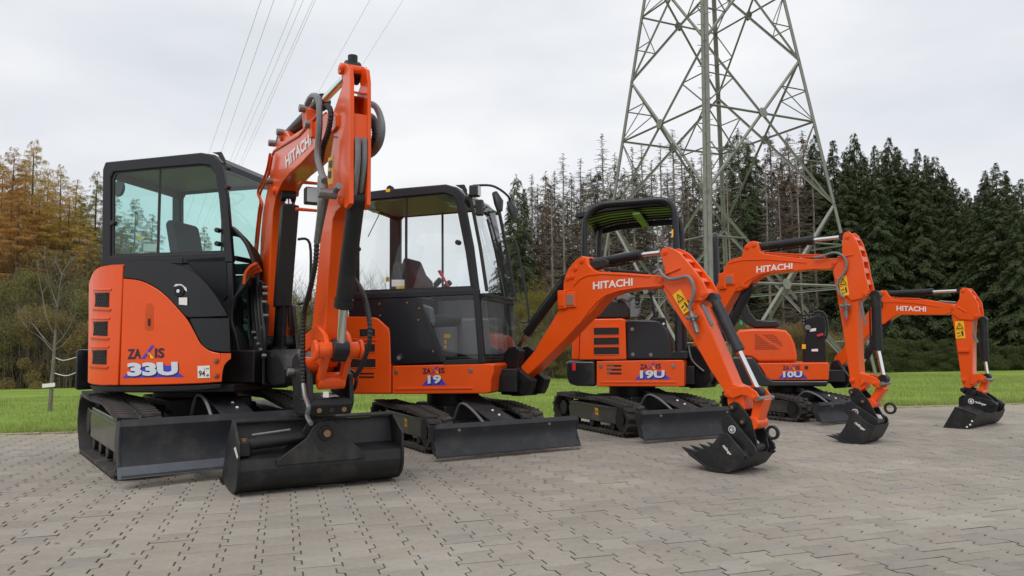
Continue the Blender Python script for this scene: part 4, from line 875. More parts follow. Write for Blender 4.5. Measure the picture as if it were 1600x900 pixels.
def strip(name, m, cols, parent, th=.03, nx=5, ny=6, off=0, bevel=.008, surf=SA):
    C = []
    tops = smoothpath([(c[0][0], c[0][1], 0) for c in cols], nx); bots = smoothpath([(c[1][0], c[1][1], 0) for c in cols], nx)
    ctr = Vector((CA[0], CA[1], 0)); n = len(tops); vs = []; vi = []
    for t, b in zip(tops, bots):
        for j in range(ny+1):
            p = t.lerp(b, j/ny); q = surf(p.x, p.y); o_ = Vector((q.x-ctr.x, q.y-ctr.y, 0)).normalized(); vs.append(q+o_*off); vi.append(q-o_*(th-off))
    k = len(vs); fs = []
    for i in range(n-1):
        for j in range(ny):
            a = i*(ny+1)+j; fs += [(a, a+1, a+ny+2, a+ny+1), (k+a, k+a+ny+1, k+a+ny+2, k+a+1)]
    for i in range(n-1):
        a = i*(ny+1); fs += [(a, a+ny+1, k+a+ny+1, k+a), (a+ny, k+a+ny, k+a+ny+ny+1, a+ny+ny+1)]
    for j in range(ny):
        fs += [(j, k+j, k+j+1, j+1)]; a = (n-1)*(ny+1)+j; fs += [(a, a+1, k+a+1, k+a)]
    mb = MB(); mb.add(vs+vi, fs); o = mb.build(name, m, parent, bevel=bevel); return o, [vs[i*(ny+1)] for i in range(n)]
body, _ = strip('rear_panel', 'orange', [((140, 442), (138, 598)), ((145, 428), (143, 600)), ((151, 420), (150, 601)), ((160, 416), (159, 602)), ((175, 413.5), (172, 602)), ((193, 413), (184.5, 602))], A_, off=.006)
top1 = _
side, top2 = strip('engine_door', 'orange', [((192, 435), (186.5, 602)), ((217, 438), (212, 602)), ((240, 448), (237, 601.5)), ((260, 463), (258, 601)), ((277, 481), (275, 600.5)), ((293, 500), (291, 600)), ((305, 521), (305, 599.5)), ((314, 537), (317, 599)), ((328, 548), (330, 598)), ((345, 552), (347, 597))], A_)
strip('corner_panel', 'orange', [((345, 552), (346, 597)), ((352, 552), (350, 572)), ((361, 552), (361, 560))], A_)
hood, top3 = strip('engine_hood', 'hood_black', [((196, 414), (193, 434)), ((217, 410), (218, 437)), ((240, 409), (241, 447)), ((262, 411), (261, 462)), ((282, 416), (278, 480)), ((300, 426), (292, 494)), ((318, 440), (305, 495)), ((334, 458), (322, 495)), ((346, 477), (340, 494)), ((354, 491), (354, 494))], A_, off=.004)
strip('side_cover', 'hood_black', [((297, 498), (298, 502)), ((308, 497.5), (309, 525)), ((320, 497.5), (319, 541)), ((340, 497.5), (335, 548)), ((358, 497), (360, 550))], A_)
strip('base_rim', 'dark_plastic', [((140, 602), (143, 607)), ((150, 603.5), (155, 610)), ((185, 604.5), (187, 612)), ((240, 604), (240, 612)), ((300, 602.5), (300, 610)), ((346, 600), (344, 606))], A_, th=.25)
# domes from the hull tops in to the cab wall
def cap(name, m, top, binner, rise, zmin=None):
    vs = []; n = len(top)
    for p in top:
        a, b = (p.x-CA[0])*HA.f[0]+(p.y-CA[1])*HA.f[1], (p.x-CA[0])*HA.n[0]+(p.y-CA[1])*HA.n[1]
        for k in range(6):
            t = k/5; bb = b+(binner-b)*t; a_in = a*(1-.12*t); ux, uy = p.x, p.y; den = ux*HA.n[0]+uy*HA.n[1]; kk = (CA[0]*HA.n[0]+CA[1]*HA.n[1]+bb)/den; a_ray = (ux*kk-CA[0])*HA.f[0]+(uy*kk-CA[1])*HA.f[1]; q = HA.w(min(a_in, a_ray), bb, 0); vs.append((q[0], q[1], p.z-.002+rise*math.sin(t*math.pi/2)))
    fs = [(i*6+k, i*6+k+1, (i+1)*6+k+1, (i+1)*6+k) for i in range(n-1) for k in range(5)]
    mb = MB(); mb.add(vs, fs); return mb
cap('x', 'x', top3, .235, .035).build('hood_top', 'hood_black', hood, smooth=60)
cap('x', 'x', top1, .0, .03).build('panel_top', 'orange', body, smooth=60)
for (x0, x1, y0, y1) in ((150.5, 172, 457, 479), (148, 169.5, 502, 524), (146.5, 168, 546.5, 568.5)):
    strip('vent', 'grille', [((x0, y0+1), (x0, y1)), ((x1, y0), (x1-.5, y1+1))], body, th=.01, off=.010, bevel=.002)
    strip('vent_rim', 'orange_worn', [((x0-4, y1+3), (x0-3, y1+6)), ((x1+3, y1+4), (x1+2, y1+7))], body, th=.02, off=.016, bevel=.004)
    strip('vent_rim', 'orange', [((x0-4, y0-6), (x0-3, y0-3)), ((x1+4, y0-6), (x1+3, y0-3))], body, th=.02, off=.014, bevel=.004)
    g = MB()
    for i in range(8):
        for j in (0, 1):
            xa = x0+(x1-x0)*i/8; xb = xa+(x1-x0)/8*2.0
            if xb > x1: continue
            p, q = (SA(xa, y0), SA(xb, y1)) if j else (SA(xb, y0), SA(xa, y1)); o_ = Vector((p.x-CA[0], p.y-CA[1], 0)).normalized()*.013; g.tube([p+o_, q+o_], .0022, 4)
    g.build('grille_mesh', 'grille_bar', body, kind='stuff')
badge(SA, side, ((199.5, 561), (257, 559), (200, 545.5)), ((200, 588), (279, 586), (199, 567)), [(191, 590.5), (288, 589), (266, 571), (214, 572)], '33U', .06)
# dark bay under the bodywork
m = MB(); slab(m, HA, [(.80*math.cos(R(t)), .80*math.sin(R(t))) for t in range(270, 89, -10)]+[(.55, .80), (.82, .70), (.85, .1), (.75, -.8), (.0, -.8)], .60, .66); m.build('base_frame', 'frame_dark', A_, bevel=.01)
m = MB(); slab(m, HA, [(.80*math.cos(R(t)), .80*math.sin(R(t))) for t in range(262, 171, -10)]+[(-.2, .1), (-.1, -.7)], .66, 1.15); m.build('counterweight', 'counterweight', A_, bevel=.02)
cwz = MB(); slab(cwz, HA, [(.935*math.cos(R(t)), .935*math.sin(R(t))) for t in range(212, 145, -6)]+[(.84*math.cos(R(150)), .84*math.sin(R(150))), (.70*math.cos(R(212)), .70*math.sin(R(212)))], .60, .94); cwz.build('counterweight_rear', 'counterweight', A_, bevel=.02)
decal('keyhole', [(231, 496), (236, 496), (236, 512), (231, 512)], SA, 'orange_worn', side, .004); decal('keyhole', [(232, 498), (235, 498), (235, 509), (232, 509)], SA, 'grille', side, .006)
strip('handle_recess', 'orange_worn', [((228, 479), (226, 513)), ((231, 474), (230, 516)), ((236, 474), (237, 516)), ((240, 479), (240, 512))], side, th=.01, off=.002, bevel=.002)
decal('keyhole', [(232, 498), (235.5, 498), (235.5, 509), (232, 509)], SA, 'grille', side, .008)
decal('noise_sticker', [(309, 572), (328, 571), (328.5, 590), (309.5, 591)], SA, 'white_paint', side, .004)
lettering('94', (311, 588.5), (321, 588), (311, 579), SA, 'warn_black', side, .006, .02); lettering('dB', (322.5, 588), (327, 587.8), (322.5, 584.5), SA, 'warn_black', side, .006, .02); lettering('Lwa', (320, 577.5), (327, 577), (320, 574), SA, 'warn_black', side, .006, 0)
for x, y in ((338, 563), (338.5, 586)):
    p = SA(x, y); n_ = Vector((HA.n[0], HA.n[1], 0)); g = MB(); g.cyl(p, p+n_*.012, .022, 16); g = g.build('bolt_recess', 'orange_worn', side, bevel=.003); g2 = MB(); g2.cyl(p+n_*.012, p+n_*.02, .012, 8); g2.build('bolt_head', 'zinc', g)
p = SA(281, 455); n_ = Vector((HA.n[0], HA.n[1], 0)); g = MB(); g.cyl(p-n_*.01, p+n_*.012, .045, 24); k = g.build('lock_recess', 'dark_plastic', hood, bevel=.004); g = MB(); g.cyl(p+n_*.012, p+n_*.022, .014, 12); g.build('lock', 'chrome', k)
decal('lock_label', [(272, 448), (275, 444), (284, 444), (292, 450), (293, 456), (289, 453), (283, 448), (276, 447)], SA, 'white_paint', hood, .006)
decal('warning_sticker', [(281, 465), (294, 465), (294, 477), (281, 476)], SA, 'white_paint', hood, .012)
# cab
bR, bL = .22, -.78
oa = HA.T([(158, 415), (160, 264), (164, 253), (240, 245.5), (313, 238), (333, 241), (347, 257), (355, 310), (361, 385), (363, 410)], bR)
ia = HA.T([(172, 400), (173, 277), (177, 269), (240, 263), (313, 257), (328, 259), (337, 271), (343, 310), (349, 382), (350, 394)], bR)
fr_ = cab(HA, A_, oa, ia, bR, bL, post=None)
ax, _z = HA.t(246, 300, bR)
for f_, b_ in ((fr_[0], bR-.03), (fr_[1], bL+.03)):
    m = MB(); zb, zt = HA.t(247, 397, bR)[1], HA.t(247, 264, bR)[1]; m.box(HA, ax-.008, ax+.008, b_-.012, b_+.012, zb, zt); m.build('window_bar', 'vinyl', f_, bevel=.003)
roof = oa[1:7]; m = MB(); m.prism(HA, roof+[(p[0]-.01, p[1]-.055) for p in roof[::-1]], bL+.02, bR-.02); rf = m.build('cab_roof', 'cab_grey', A_, bevel=.015)
m = MB(); m.prism(HA, [(p[0]*.93, p[1]-.06) for p in roof[:5]]+[(p[0]*.93, p[1]-.085) for p in roof[:5][::-1]], bL+.06, bR-.06); m.build('headliner', 'grey_plastic', rf)
zf, zd = oa[-1][1], .66
# lower walls
a0, a1 = oa[0][0], oa[-1][0]
m = MB(); m.prism(HA, [(a0, zd), (a1+.06, zd), (a1+.0, zf-.003), (a0, zf-.003)], bR-.05, bR-.012); lw = m.build('lower_cab_wall', 'cab_grey', A_, bevel=.006)
PX('wall_panel', 'dark_plastic', HA, lw, [(286, 404), (353, 400), (356, 462), (349, 470)], bR, .02, .008)
PX('window_ledge', 'cab_grey', HA, lw, [(158, 403), (285, 402), (285, 412), (158, 415)], bR+.008, .02, .006)
m = MB(); m.prism(HA, [(a0, zd), (a1+.06, zd), (a1+.0, zf-.003), (a0, zf-.003)], bL+.012, bL+.05); m.build('lower_cab_wall', 'cab_grey', A_, bevel=.006)
# A pillars down to the deck, front frame, windscreen
fa = [oa[6], oa[7], oa[9], (a1+.06, zd+.0)]
for b0, b1 in ((bR-.055, bR+.004), (bL-.004, bL+.055)):
    m = MB(); m.prism(HA, [(oa[9][0]-.055, oa[9][1]), oa[9], (a1+.06, zd), (a1, zd)], b0, b1); m.build('front_pillar', 'cab_grey', A_, bevel=.012)
m = MB(); m.prism(HA, thick([(p[0]-.012, p[1]) for p in fa], .006), bL+.05, bR-.05); ws = m.build('windscreen', 'glass_teal', A_, smooth=60)
for z, w_ in ((HA.t(360, 402, bR)[1], .02),):
    m = MB(); m.box(HA, a1-.035, a1+.004, bL+.05, bR-.05, z-w_, z+w_); m.build('windscreen_bar', 'cab_grey', A_, bevel=.006)
m = MB(); m.box(HA, oa[6][0]-.05, oa[6][0], bL+.03, bR-.03, oa[6][1]-.05, oa[6][1]+.03); m.build('header_bar', 'cab_grey', A_, bevel=.01)
m = MB(); m.box(HA, a0-.0, a0+.05, bL+.03, bR-.03, oa[2][1]-.12, oa[2][1]-.03); m.box(HA, a0, a0+.05, bL+.03, bR-.03, zf-.1, zf); m.build('rear_bar', 'cab_grey', A_, bevel=.01)
m = MB(); m.box(HA, a0+.02, a0+.026, bL+.05, bR-.05, zf, oa[2][1]-.12); m.build('rear_window', 'glass_teal', A_)
m = MB(); m.box(HA, a0+.03, a1, bL+.05, bR-.06, zd, zd+.14); m.build('cab_floor', 'dark_plastic', A_, bevel=.01)
# lifting lug on the roof
PX('lifting_eye', 'cab_grey', HA, rf, [(331, 238), (345, 237), (350, 247), (352, 256), (346, 250), (340, 242)], bR-.03, .02, .003)
a, z = HA.t(343, 243, bR-.03)
# seat, console, mirror
def seat(fr, parent, a, b, z, w_=.44, back=.62, m='seat_cloth', lean=.12, hr=True):
    o = MB(); o.prism(fr, [(a, z), (a+.42, z+.03), (a+.45, z+.09), (a+.40, z+.13), (a+.05, z+.10)], b-w_/2, b+w_/2); s = o.build('seat', m, parent, bevel=.03, seg=3)
    o = MB(); o.prism(fr, [(a+.06, z+.06), (a-lean, z+back), (a-lean-.04, z+back+.04), (a-lean-.09, z+back), (a-.05, z+.04)], b-w_*.46, b+w_*.46); o.build('backrest', m, s, bevel=.04, seg=3)
    return s
seat(HA, A_, -.22, -.28, 1.28, back=.82)
for b in (-.02, -.60):
    m = MB(); m.box(HA, -.22, .18, b-.07, b+.07, .95, 1.22); c_ = m.build('console', 'grey_plastic', A_, bevel=.03); m = MB(); m.tube(smoothpath([HA.w(.12, b, 1.2), HA.w(.15, b, 1.33), HA.w(.14, b, 1.42)]), [.03]*4+[.012]*5+[.022]*4, 10); m.build('joystick', 'vinyl', c_)
decal('window_sticker', [(224, 381), (244, 381), (244, 393), (224, 393)], HA.surf(bR-.3), 'white_paint', A_, .002)
decal('window_sticker', [(215, 368), (221, 368), (221, 375), (215, 375)], HA.surf(bL+.1), 'warn_yellow', A_, .002)
m = MB(); pm = HA.t(184, 294, bL+.2); m.tube([HA.w(pm[0], bL+.2, pm[1]), HA.w(pm[0]+.01, bL+.17, pm[1])], .085, 20); mr_ = m.build('mirror', 'vinyl', A_, bevel=.01)
m = MB(); m.tube(smoothpath([HA.w(pm[0], bL+.19, pm[1]+.05), HA.w(pm[0]+.05, bL+.1, pm[1]+.13), HA.w(pm[0]+.14, bL+.05, pm[1]+.17)]), .012, 8); m.build('mirror_arm', 'vinyl', mr_)
for x, y in ((178, 349), (341, 360), (341, 381)):
    a, z = HA.t(x, y, bR); g = boss(HA, a, z, bR-.02, bR+.03, .022, 12).build('window_catch', 'vinyl', A_, bevel=.005)
for y in (262, 292):
    a, z = HA.t(355, y, bR+.02); boss(HA, a, z, bR-.01, bR+.04, .022, 12).build('door_hinge', 'vinyl', A_, bevel=.005)
# grab rail and front-left corner bits seen right of the boom
m = MB(); A1 = HA.w(.60, -.70, 1.55); m.tube(smoothpath([HA.w(.56, -.74, 2.0), HA.w(.66, -.80, 1.96), HA.w(.67, -.80, 1.5), HA.w(.66, -.80, 1.40), HA.w(.57, -.74, 1.36)], 5), .014, 8); m.build('grab_rail', 'vinyl', A_)
PX('front_left_panel', 'orange', HA, A_, [(449, 549), (462, 549), (462, 588), (449, 590)], -.62, .15, .012)
PX('front_left_step', 'dark_plastic', HA, A_, [(440, 590), (463, 588), (462, 597), (440, 600)], -.60, .2, .01)
# swing bracket (black casting) and its yoke
w2 = .15
PX('swing_bracket', 'frame_dark', BA, A_, [(402, 552), (410, 560), (412, 592), (425, 604), (442, 602), (444, 575), (438, 560), (422, 546)], .15, .30, .02)
m = MB(); m.box(BA, -.25, .26, -.19, .17, .62, .70); m.box(BA, -.25, .22, -.17, .15, .84, .90); m.tube([BA.w(.0, 0, .60), BA.w(.0, 0, .95)], .09, 20); m.box(HA, .5, .9, -.3, .55, .66, .92); m.build('swing_post', 'frame_dark', A_, bevel=.015)
for b0, b1 in ((.125, .155), (-.155, -.125)):
    m = MB(); m.prism(BA, [(-.18, .70), (.16, .64), (.20, .80), (.08, 1.0), (-.06, 1.30), (-.12, 1.32), (-.16, 1.0)], b0, b1); m.build('bracket_plate', 'frame_dark', A_, bevel=.008)
m = MB(); m.tube([BA.w(-.03, -.17, .98), BA.w(-.03, .17, .98)], .06, 18); m.tube([BA.w(.20, -.17, .80), BA.w(.20, .17, .80)], .05, 18); m.build('bracket_pin', 'frame_dark', A_, bevel=.005)
# boom
half = .085
boom, bpoly = beam(BA, A_, 'boom', [(412, 585), (404, 500), (405, 430), (407, 373), (410, 333), (415, 307), (421, 280), (419, 253), (427, 240), (431, 227), (437, 207), (445, 204), (452, 214), (500, 182), (517, 173), (525, 178), (525, 198), (520, 205), (510, 212), (492, 232), (470, 256), (452, 272), (440, 286), (431, 306), (426, 333), (423, 380), (419, 450), (417, 585)], half, .012)
lettering('HITACHI', (447.5, 263), (487.5, 226), (446, 244.5), BA.surf(half), 'letter_white', boom, .004, .045)
pins(BA, boom, BA.T([(441, 214), (430, 298)], half), -half-.02, half+.02, .035)
m = MB()
for dx, dz in ((0, 0), (3, 4)):
    m.tube(smoothpath([BA.w(*((lambda t: (t[0], half+.03, t[1]))(BA.t(x+dx, y+dz, half+.03)))) for x, y in ((398, 470), (398, 400), (404, 335), (407, 315), (403, 300), (412, 280), (418, 262), (422, 240))], 5), .011, 8)
m.build('boom_pipe', 'orange_worn', boom)
m = MB()
for k_ in range(2):
    m.tube([BA.w(*((lambda t: (t[0], half-.04*k_, t[1]))(BA.t(x, y, half)))) for x, y in ((426, 242), (429, 236), (468, 212), (500, 176))], .012, 8)
m.build('boom_pipe', 'orange_worn', boom)
for x, y in ((424, 283), (427, 224), (476, 170), (485, 195), (440, 207)):
    a, z = BA.t(x, y, half+.01); boss(BA, a, z, half-.01, half+.05, .028, 10).build('pipe_fitting', 'zinc', boom, bevel=.004)
PX('pipe_bracket', 'orange_worn', BA, boom, [(471, 170), (474, 166), (479, 170), (479, 200), (473, 202)], half+.01, .10, .004)
PX('pipe_bracket', 'orange_worn', BA, boom, [(482, 188), (486, 186), (487, 214), (483, 216)], half+.02, .03, .004)
# cylinders
T = lambda x, y, b=0: BA.t(x, y, b)
hyd(BA, .0, T(441, 222), T(505, 158), T(549, 112), .050, .027, A_, 'arm_cylinder')
bc = hyd(BA, .0, T(433, 590), T(451, 318), T(450, 304), .052, .03, A_, 'boom_cylinder')
(g0, z0_), (g1, z1_) = T(440, 480), T(452, 322)
m = MB(); m.prism(BA, [(g0-.04, z0_), (g0+.08, z0_), (g1+.08, z1_), (g1-.04, z1_)], -.066, .066); m.build('cylinder_guard', 'vinyl', bc, bevel=.012)
a, z = T(450, 306); boss(BA, a, z, -.06, .06, .05, 18).build('cylinder_end', 'black_paint', bc, bevel=.008)
# arm
ah = .056
arm, apoly = beam(BA, A_, 'arm', [(528, 213), (548, 213), (547, 250), (543, 293), (538, 318), (524, 332), (519, 345), (512, 440), (507, 520), (505, 560), (500, 574), (490, 566), (486, 527), (491, 473), (500, 376), (503, 333), (508, 290), (517, 240), (521, 213)], ah, .010)
ribbed_ear(BA, arm, [(534, 105), (540, 99), (546, 104), (548, 123), (548, 213), (547, 318), (541, 326), (536, 320), (534, 300), (530, 215), (522, 213), (522, 175), (528, 157), (537, 130)], ah+.006, .022, ribs=[((536, 140), (546, 140)), ((548, 175), (548, 235))])
m = MB(); p0, p1 = T(548, 150), T(549, 213); m.prism(BA, thick([p0, p1], .015), -ah, ah); m.build('arm_cover', 'orange', arm, bevel=.003)
a, z = T(551, 112); g = boss(BA, a, z, -ah-.03, ah+.03, .03, 16).build('pin_boss', 'orange', arm, bevel=.004); boss(BA, a-.02, z, -.045, .045, .07, 20).build('cylinder_eye', 'black_paint', arm, bevel=.006)
lu = MB(); lu.tube([BA.w(a, 0, z+.05), BA.w(a, 0, z+.10)], .03, 10); lu.build('grease_cap', 'black_paint', arm)
pins(BA, arm, BA.T([(539, 107), (524, 184), (538, 314)], ah), -ah-.02, ah+.03, .03)
PX('warning_sticker', 'warn_yellow', BA, arm, [(513, 247), (521, 243), (520, 287), (511, 289)], ah+.002, .002, 0)
for q in ([(514, 252), (519, 250), (519, 262), (514, 262)], [(513, 268), (518, 267), (517, 278), (513, 279)]): decal('sticker_symbol', q, BA.surf(ah+.002), 'warn_black', arm, .003)
bcy = hyd(BA, .0, (T(549, 318)[0]+.10, T(549, 318)[1]), (T(532, 482)[0]+.06, T(532, 482)[1]), (T(527, 545)[0]+.08, T(527, 545)[1]), .052, .028, A_, 'bucket_cylinder')
# hoses and couplings
def hose(fr, parent, px, b, r, m='hose', corr=0, sub=6, name='hose', bs=None):
    pts = []
    for i, (x, y) in enumerate(px):
        bb = bs[i] if bs else b; a, z = fr.t(x, y, bb); pts.append(fr.w(a, bb, z))
    P = smoothpath(pts, sub)
    if corr:
        L = sum((P[i+1]-P[i]).length for i in range(len(P)-1)); n = int(L/corr/2)*2+1; Q = []; 
        import bisect
        acc = [0]
        for i in range(len(P)-1): acc.append(acc[-1]+(P[i+1]-P[i]).length)
        for k in range(n):
            d = acc[-1]*k/(n-1); i = min(max(bisect.bisect(acc, d)-1, 0), len(P)-2); t = (d-acc[i])/max(acc[i+1]-acc[i], 1e-9); Q.append(P[i].lerp(P[i+1], min(t, 1)))
        mb = MB(); mb.tube(Q, r, 8, corr=.22); return mb.build(name, m, parent, smooth=20)
    mb = MB(); mb.tube(P, r, 8); return mb.build(name, m, parent)
hb = .16
hose(BA, A_, [(480, 163), (487, 151), (496, 152), (499, 170), (499, 200), (496, 240), (500, 262), (507, 282)], hb, .020, 'hose_grey')
hose(BA, A_, [(503, 170), (512, 166), (517, 178), (513, 205), (505, 230), (501, 256)], hb-.04, .019, 'hose', corr=.010)
hose(BA, A_, [(501, 256), (503, 268), (507, 282)], hb-.04, .016, 'hose_grey')
m = MB(); pth = [BA.w(*((lambda t: (t[0], hb, t[1]))(BA.t(x, y, hb)))) for x, y in ((504, 275), (504, 290), (505, 312), (502, 335), (498, 360), (495, 380))]
m.tube(pth, [.028, .032, .034, .026, .022, .020], 10); v_ = m.build('shutoff_valve', 'zinc', arm, bevel=.003); a, z = BA.t(507, 305, hb); boss(BA, a+.05, z, hb-.06, hb+.05, .03, 10).build('valve_body', 'zinc', v_, bevel=.005)
a, z = BA.t(511, 296, hb); m = MB(); m.tube([BA.w(a, hb-.05, z), BA.w(a+.08, hb-.05, z+.01)], .02, 8); m.build('valve_lever', 'zinc', v_)
hose(BA, A_, [(495, 378), (493, 410), (485, 450), (475, 490), (473, 540), (474, 600), (475, 625)], hb, .019, 'hose', corr=.012)
hose(BA, A_, [(572, 160), (588, 168), (597, 195), (594, 222), (582, 240), (571, 243)], -.14, .020, 'hose_grey')
hose(BA, A_, [(573, 178), (585, 186), (589, 205), (587, 230), (578, 241)], -.14, .018, 'hose_grey')
hose(BA, A_, [(572, 182), (582, 192), (585, 212), (578, 232), (569, 246)], -.12, .019, 'hose', corr=.010)
hose(BA, A_, [(559, 216), (559, 250), (556, 285), (552, 315)], .0, .017, 'hose_grey', bs=[.022]*4); hose(BA, A_, [(569, 216), (569, 250), (566, 285), (561, 315)], .0, .017, 'hose_grey', bs=[-.02]*4)
hose(BA, A_, [(553, 435), (568, 460), (577, 500), (577, 535), (566, 570), (555, 588)], -.14, .017, 'hose', corr=.012)
for i in range(6):
    hose(HA, A_, [(360+i, 356+2*i), (368+i*2, 360+2*i), (384+i*2, 378+2*i), (394+i*2, 402), (402+i, 430), (405-i*2, 470)], .16-.05*i, .019, 'hose', name='hose')
for i in range(6):
    hose(HA, A_, [(392-i*2, 432), (380-i*3, 450), (366+i*2, 470), (362+i*3, 500), (370+i*3, 530), (378+i*4, 578)], .24-.05*i, .019, 'hose', name='hose')
for i in range(3): hose(HA, A_, [(402+i*3, 412+i*5), (392+i*2, 417+i*5), (384+i*3, 428+i*4), (382+i*3, 444)], .25-.03*i, .016, 'orange_worn', name='bent_pipe')
PX('hose_guard', 'cab_grey', BA, A_, [(391, 445), (417, 475), (413, 548), (395, 540)], .16, .02, .006)
PX('hose_clamp', 'zinc', BA, A_, [(366, 507), (379, 507), (379, 517), (366, 517)], .25, .05, .004)
for i, (x, y) in enumerate(((414, 449), (414, 459), (413, 472), (415, 493), (412, 512))):
    a, z = BA.t(x, y, .17); boss(BA, a, z, .15, .19, .014, 10).build('hose_fitting', 'zinc', A_, bevel=.003)
for i in range(5): hose(BA, A_, [(392+i*5, 430+i*3), (389+i*5, 470), (393+i*5, 520), (400+i*3, 560), (404+i*2, 600)], .175, .014, 'hose')
for i in range(5):
    a, z = BA.t(396+i*4, 520+i*9, .19); boss(BA, a, z, .17, .205, .018, 8).build('hose_fitting', 'zinc', A_, bevel=.003)
for i in range(5): hose(BA, A_, [(400+i*3, 425), (402+i*2, 470), (400+i*3, 520), (404+i*2, 570)], .10-.05*i, .014, 'hose')
# work lamp on the boom
m = MB(); lt = BA.t(483, 312, -.05); la, lz = lt
lm_ = MB(); lm_.box(BA, la-.02, la+.06, -.13, -.01, lz-.04, lz+.09); lo = lm_.build('work_lamp', 'vinyl', A_, bevel=.012); g = MB(); g.box(BA, la+.06, la+.068, -.12, -.02, lz-.03, lz+.08); g.build('lamp_lens', 'lamp_clear', lo, bevel=.004)
g = MB(); g.tube([BA.w(la-.02, .02, lz+.12), BA.w(la+.05, .02, lz+.12), BA.w(la+.05, -.16, lz+.12), BA.w(la+.05, -.16, lz-.09), BA.w(la+.05, .06, lz-.09)], .014, 8); g.build('lamp_guard', 'orange_worn', lo)
# bucket linkage
tA, tZ = BA.t(528, 547); 
m = MB(); m.tube([BA.w(tA, .13, tZ), BA.w(tA, -.13, tZ)], .052, 20); lk = m.build('bucket_link', 'orange', A_, bevel=.006)
m = MB(); m.tube([BA.w(tA, .155, tZ), BA.w(tA, .13, tZ)], .065, 20); m.build('link_boss', 'orange', lk, bevel=.008); m = MB(); m.tube([BA.w(tA, -.155, tZ), BA.w(tA, -.13, tZ)], .065, 20); m.build('link_boss', 'orange', lk, bevel=.008)
m = MB(); m.tube([BA.w(tA+.02, .04, tZ), BA.w(tA+.02, -.04, tZ)], .075, 20); m.build('cylinder_eye', 'black_paint', lk, bevel=.006)
for b0, b1 in ((ah+.002, ah+.03), (-ah-.03, -ah-.002)):
    q = [(T(491, 545)[0], tZ+.02), (T(491, 545)[0]+.02, tZ+.1), (tA-.2, tZ+.16), (tA-.02, tZ+.10), (tA+.04, tZ+.03), (tA+.03, tZ-.04), (tA-.04, tZ-.05), (tA-.12, tZ+.06), (tA-.22, tZ+.05), (T(491, 545)[0]+.04, tZ-.02)]
    m = MB(); m.prism(BA, q, b0, b1); m.build('rocker_plate', 'orange', lk, bevel=.006)
bA, bZ = BA.t(517, 595)
for b in (.07, -.07):
    m = MB(); m.prism(BA, [(tA-.05, tZ-.02), (tA+.05, tZ-.02), (bA+.05, bZ), (bA-.05, bZ)], b-.018, b+.018); m.build('link_bar', 'orange', lk, bevel=.006)
m = MB(); m.tube([BA.w(bA, .085, bZ), BA.w(bA, -.085, bZ)], .055, 20); m.build('link_tube', 'orange', lk, bevel=.006)
fA, fZ = BA.t(494, 572, .0)
m = MB(); m.tube([BA.w(fA, .11, fZ), BA.w(fA, -.11, fZ)], .065, 20); m.build('arm_tip', 'orange', arm, bevel=.006)
# coupler: two plates and a box with a tilt bearing
cq = None
for b0, b1 in ((.115, .145), (-.145, -.115)):
    m = MB(); m.prism(BA, [(fA-.08, fZ+.06), (fA+.02, fZ+.09), (bA+.0, bZ+.04), (bA+.03, bZ-.10), (bA+.03, bZ-.15), (bA-.02, bZ-.20), (fA-.05, fZ-.18), (fA-.12, fZ-.05)], b0, b1); o = m.build('quick_coupler' if cq is None else 'coupler_plate', 'black_paint', A_ if cq is None else cq, bevel=.006); cq = cq or o
m = MB(); m.prism(BA, [(fA-.10, bZ-.10), (bA+.02, bZ-.11), (bA+.04, bZ-.15), (bA+.01, bZ-.215), (fA, bZ-.24), (fA-.10, bZ-.2)], -.135, .135); bx_ = m.build('coupler_body', 'black_paint', cq, bevel=.012)
m = MB(); m.add([BA.w(bA+.02, .08, bZ-.093), BA.w(bA+.10, .08, bZ-.105), BA.w(bA+.10, -.03, bZ-.105), BA.w(bA+.02, -.03, bZ-.093)], [(0, 1, 2, 3)]); 
PX('type_plate', 'white_paint', BA, cq, [(505, 612), (513, 612), (513, 621), (505, 621)], .162, .002, 0)
tp = MB(); tp.add([BA.w(bA-.06, .05, bZ-.092), BA.w(bA+.015, .05, bZ-.101), BA.w(bA+.015, -.05, bZ-.101), BA.w(bA-.06, -.05, bZ-.092)], [(0, 1, 2, 3)]); tp.build('type_plate', 'white_paint', cq)
for b in (.08, -.08, 0):
    m = MB(); m.tube([BA.w(bA+.01, b, bZ-.182), BA.w(bA+.032, b, bZ-.184)], .016, 12); m.build('bolt_head', 'copper' if b else 'vinyl', bx_)
m = MB(); m.tube([BA.w(fA-.03, .19, fZ-.04), BA.w(fA-.03, .12, fZ-.04)], .028, 12); m.build('coupler_pin', 'zinc', cq, bevel=.004)
hose(BA, A_, [(474, 600), (477, 620), (482, 635), (480, 650), (486, 662)], .19, .014, 'zinc', name='bucket_hose')
hose(BA, A_, [(544, 578), (554, 583), (557, 595), (553, 608), (546, 612)], -.18, .012, 'hose')
# ditching bucket
BK = Fr(BA.w(-.40, 0, 0)[:2], 61.5); W2 = .545
prof = [(1.30, .035), (1.50, .01), (1.68, .0), (1.80, .006), (1.90, .030), (1.965, .075), (1.995, .125), (2.0, .17)]
sidep = [(1.30, .03), (1.50, .004), (1.68, -.004), (1.83, .01), (1.91, .030), (1.975, .073), (2.005, .125), (2.012, .18), (2.0, .345), (1.80, .46), (1.74, .465), (1.50, .27)]
m = MB(); m.prism(BK, thick(prof, .016), -W2+.002, W2-.002); dbk = m.build('bucket', 'bucket_black', A_, smooth=60)
for b0, b1 in ((W2-.018, W2), (-W2, -W2+.018)):
    m = MB(); m.prism(BK, sidep, b0, b1); m.build('side_plate', 'bucket_black', dbk, bevel=.004)
m = MB(); m.prism(BK, [(1.27, .03), (1.42, .008), (1.42, -.008), (1.26, .012)], -W2-.01, W2+.01); m.build('cutting_edge', 'bucket_black', dbk, bevel=.003)
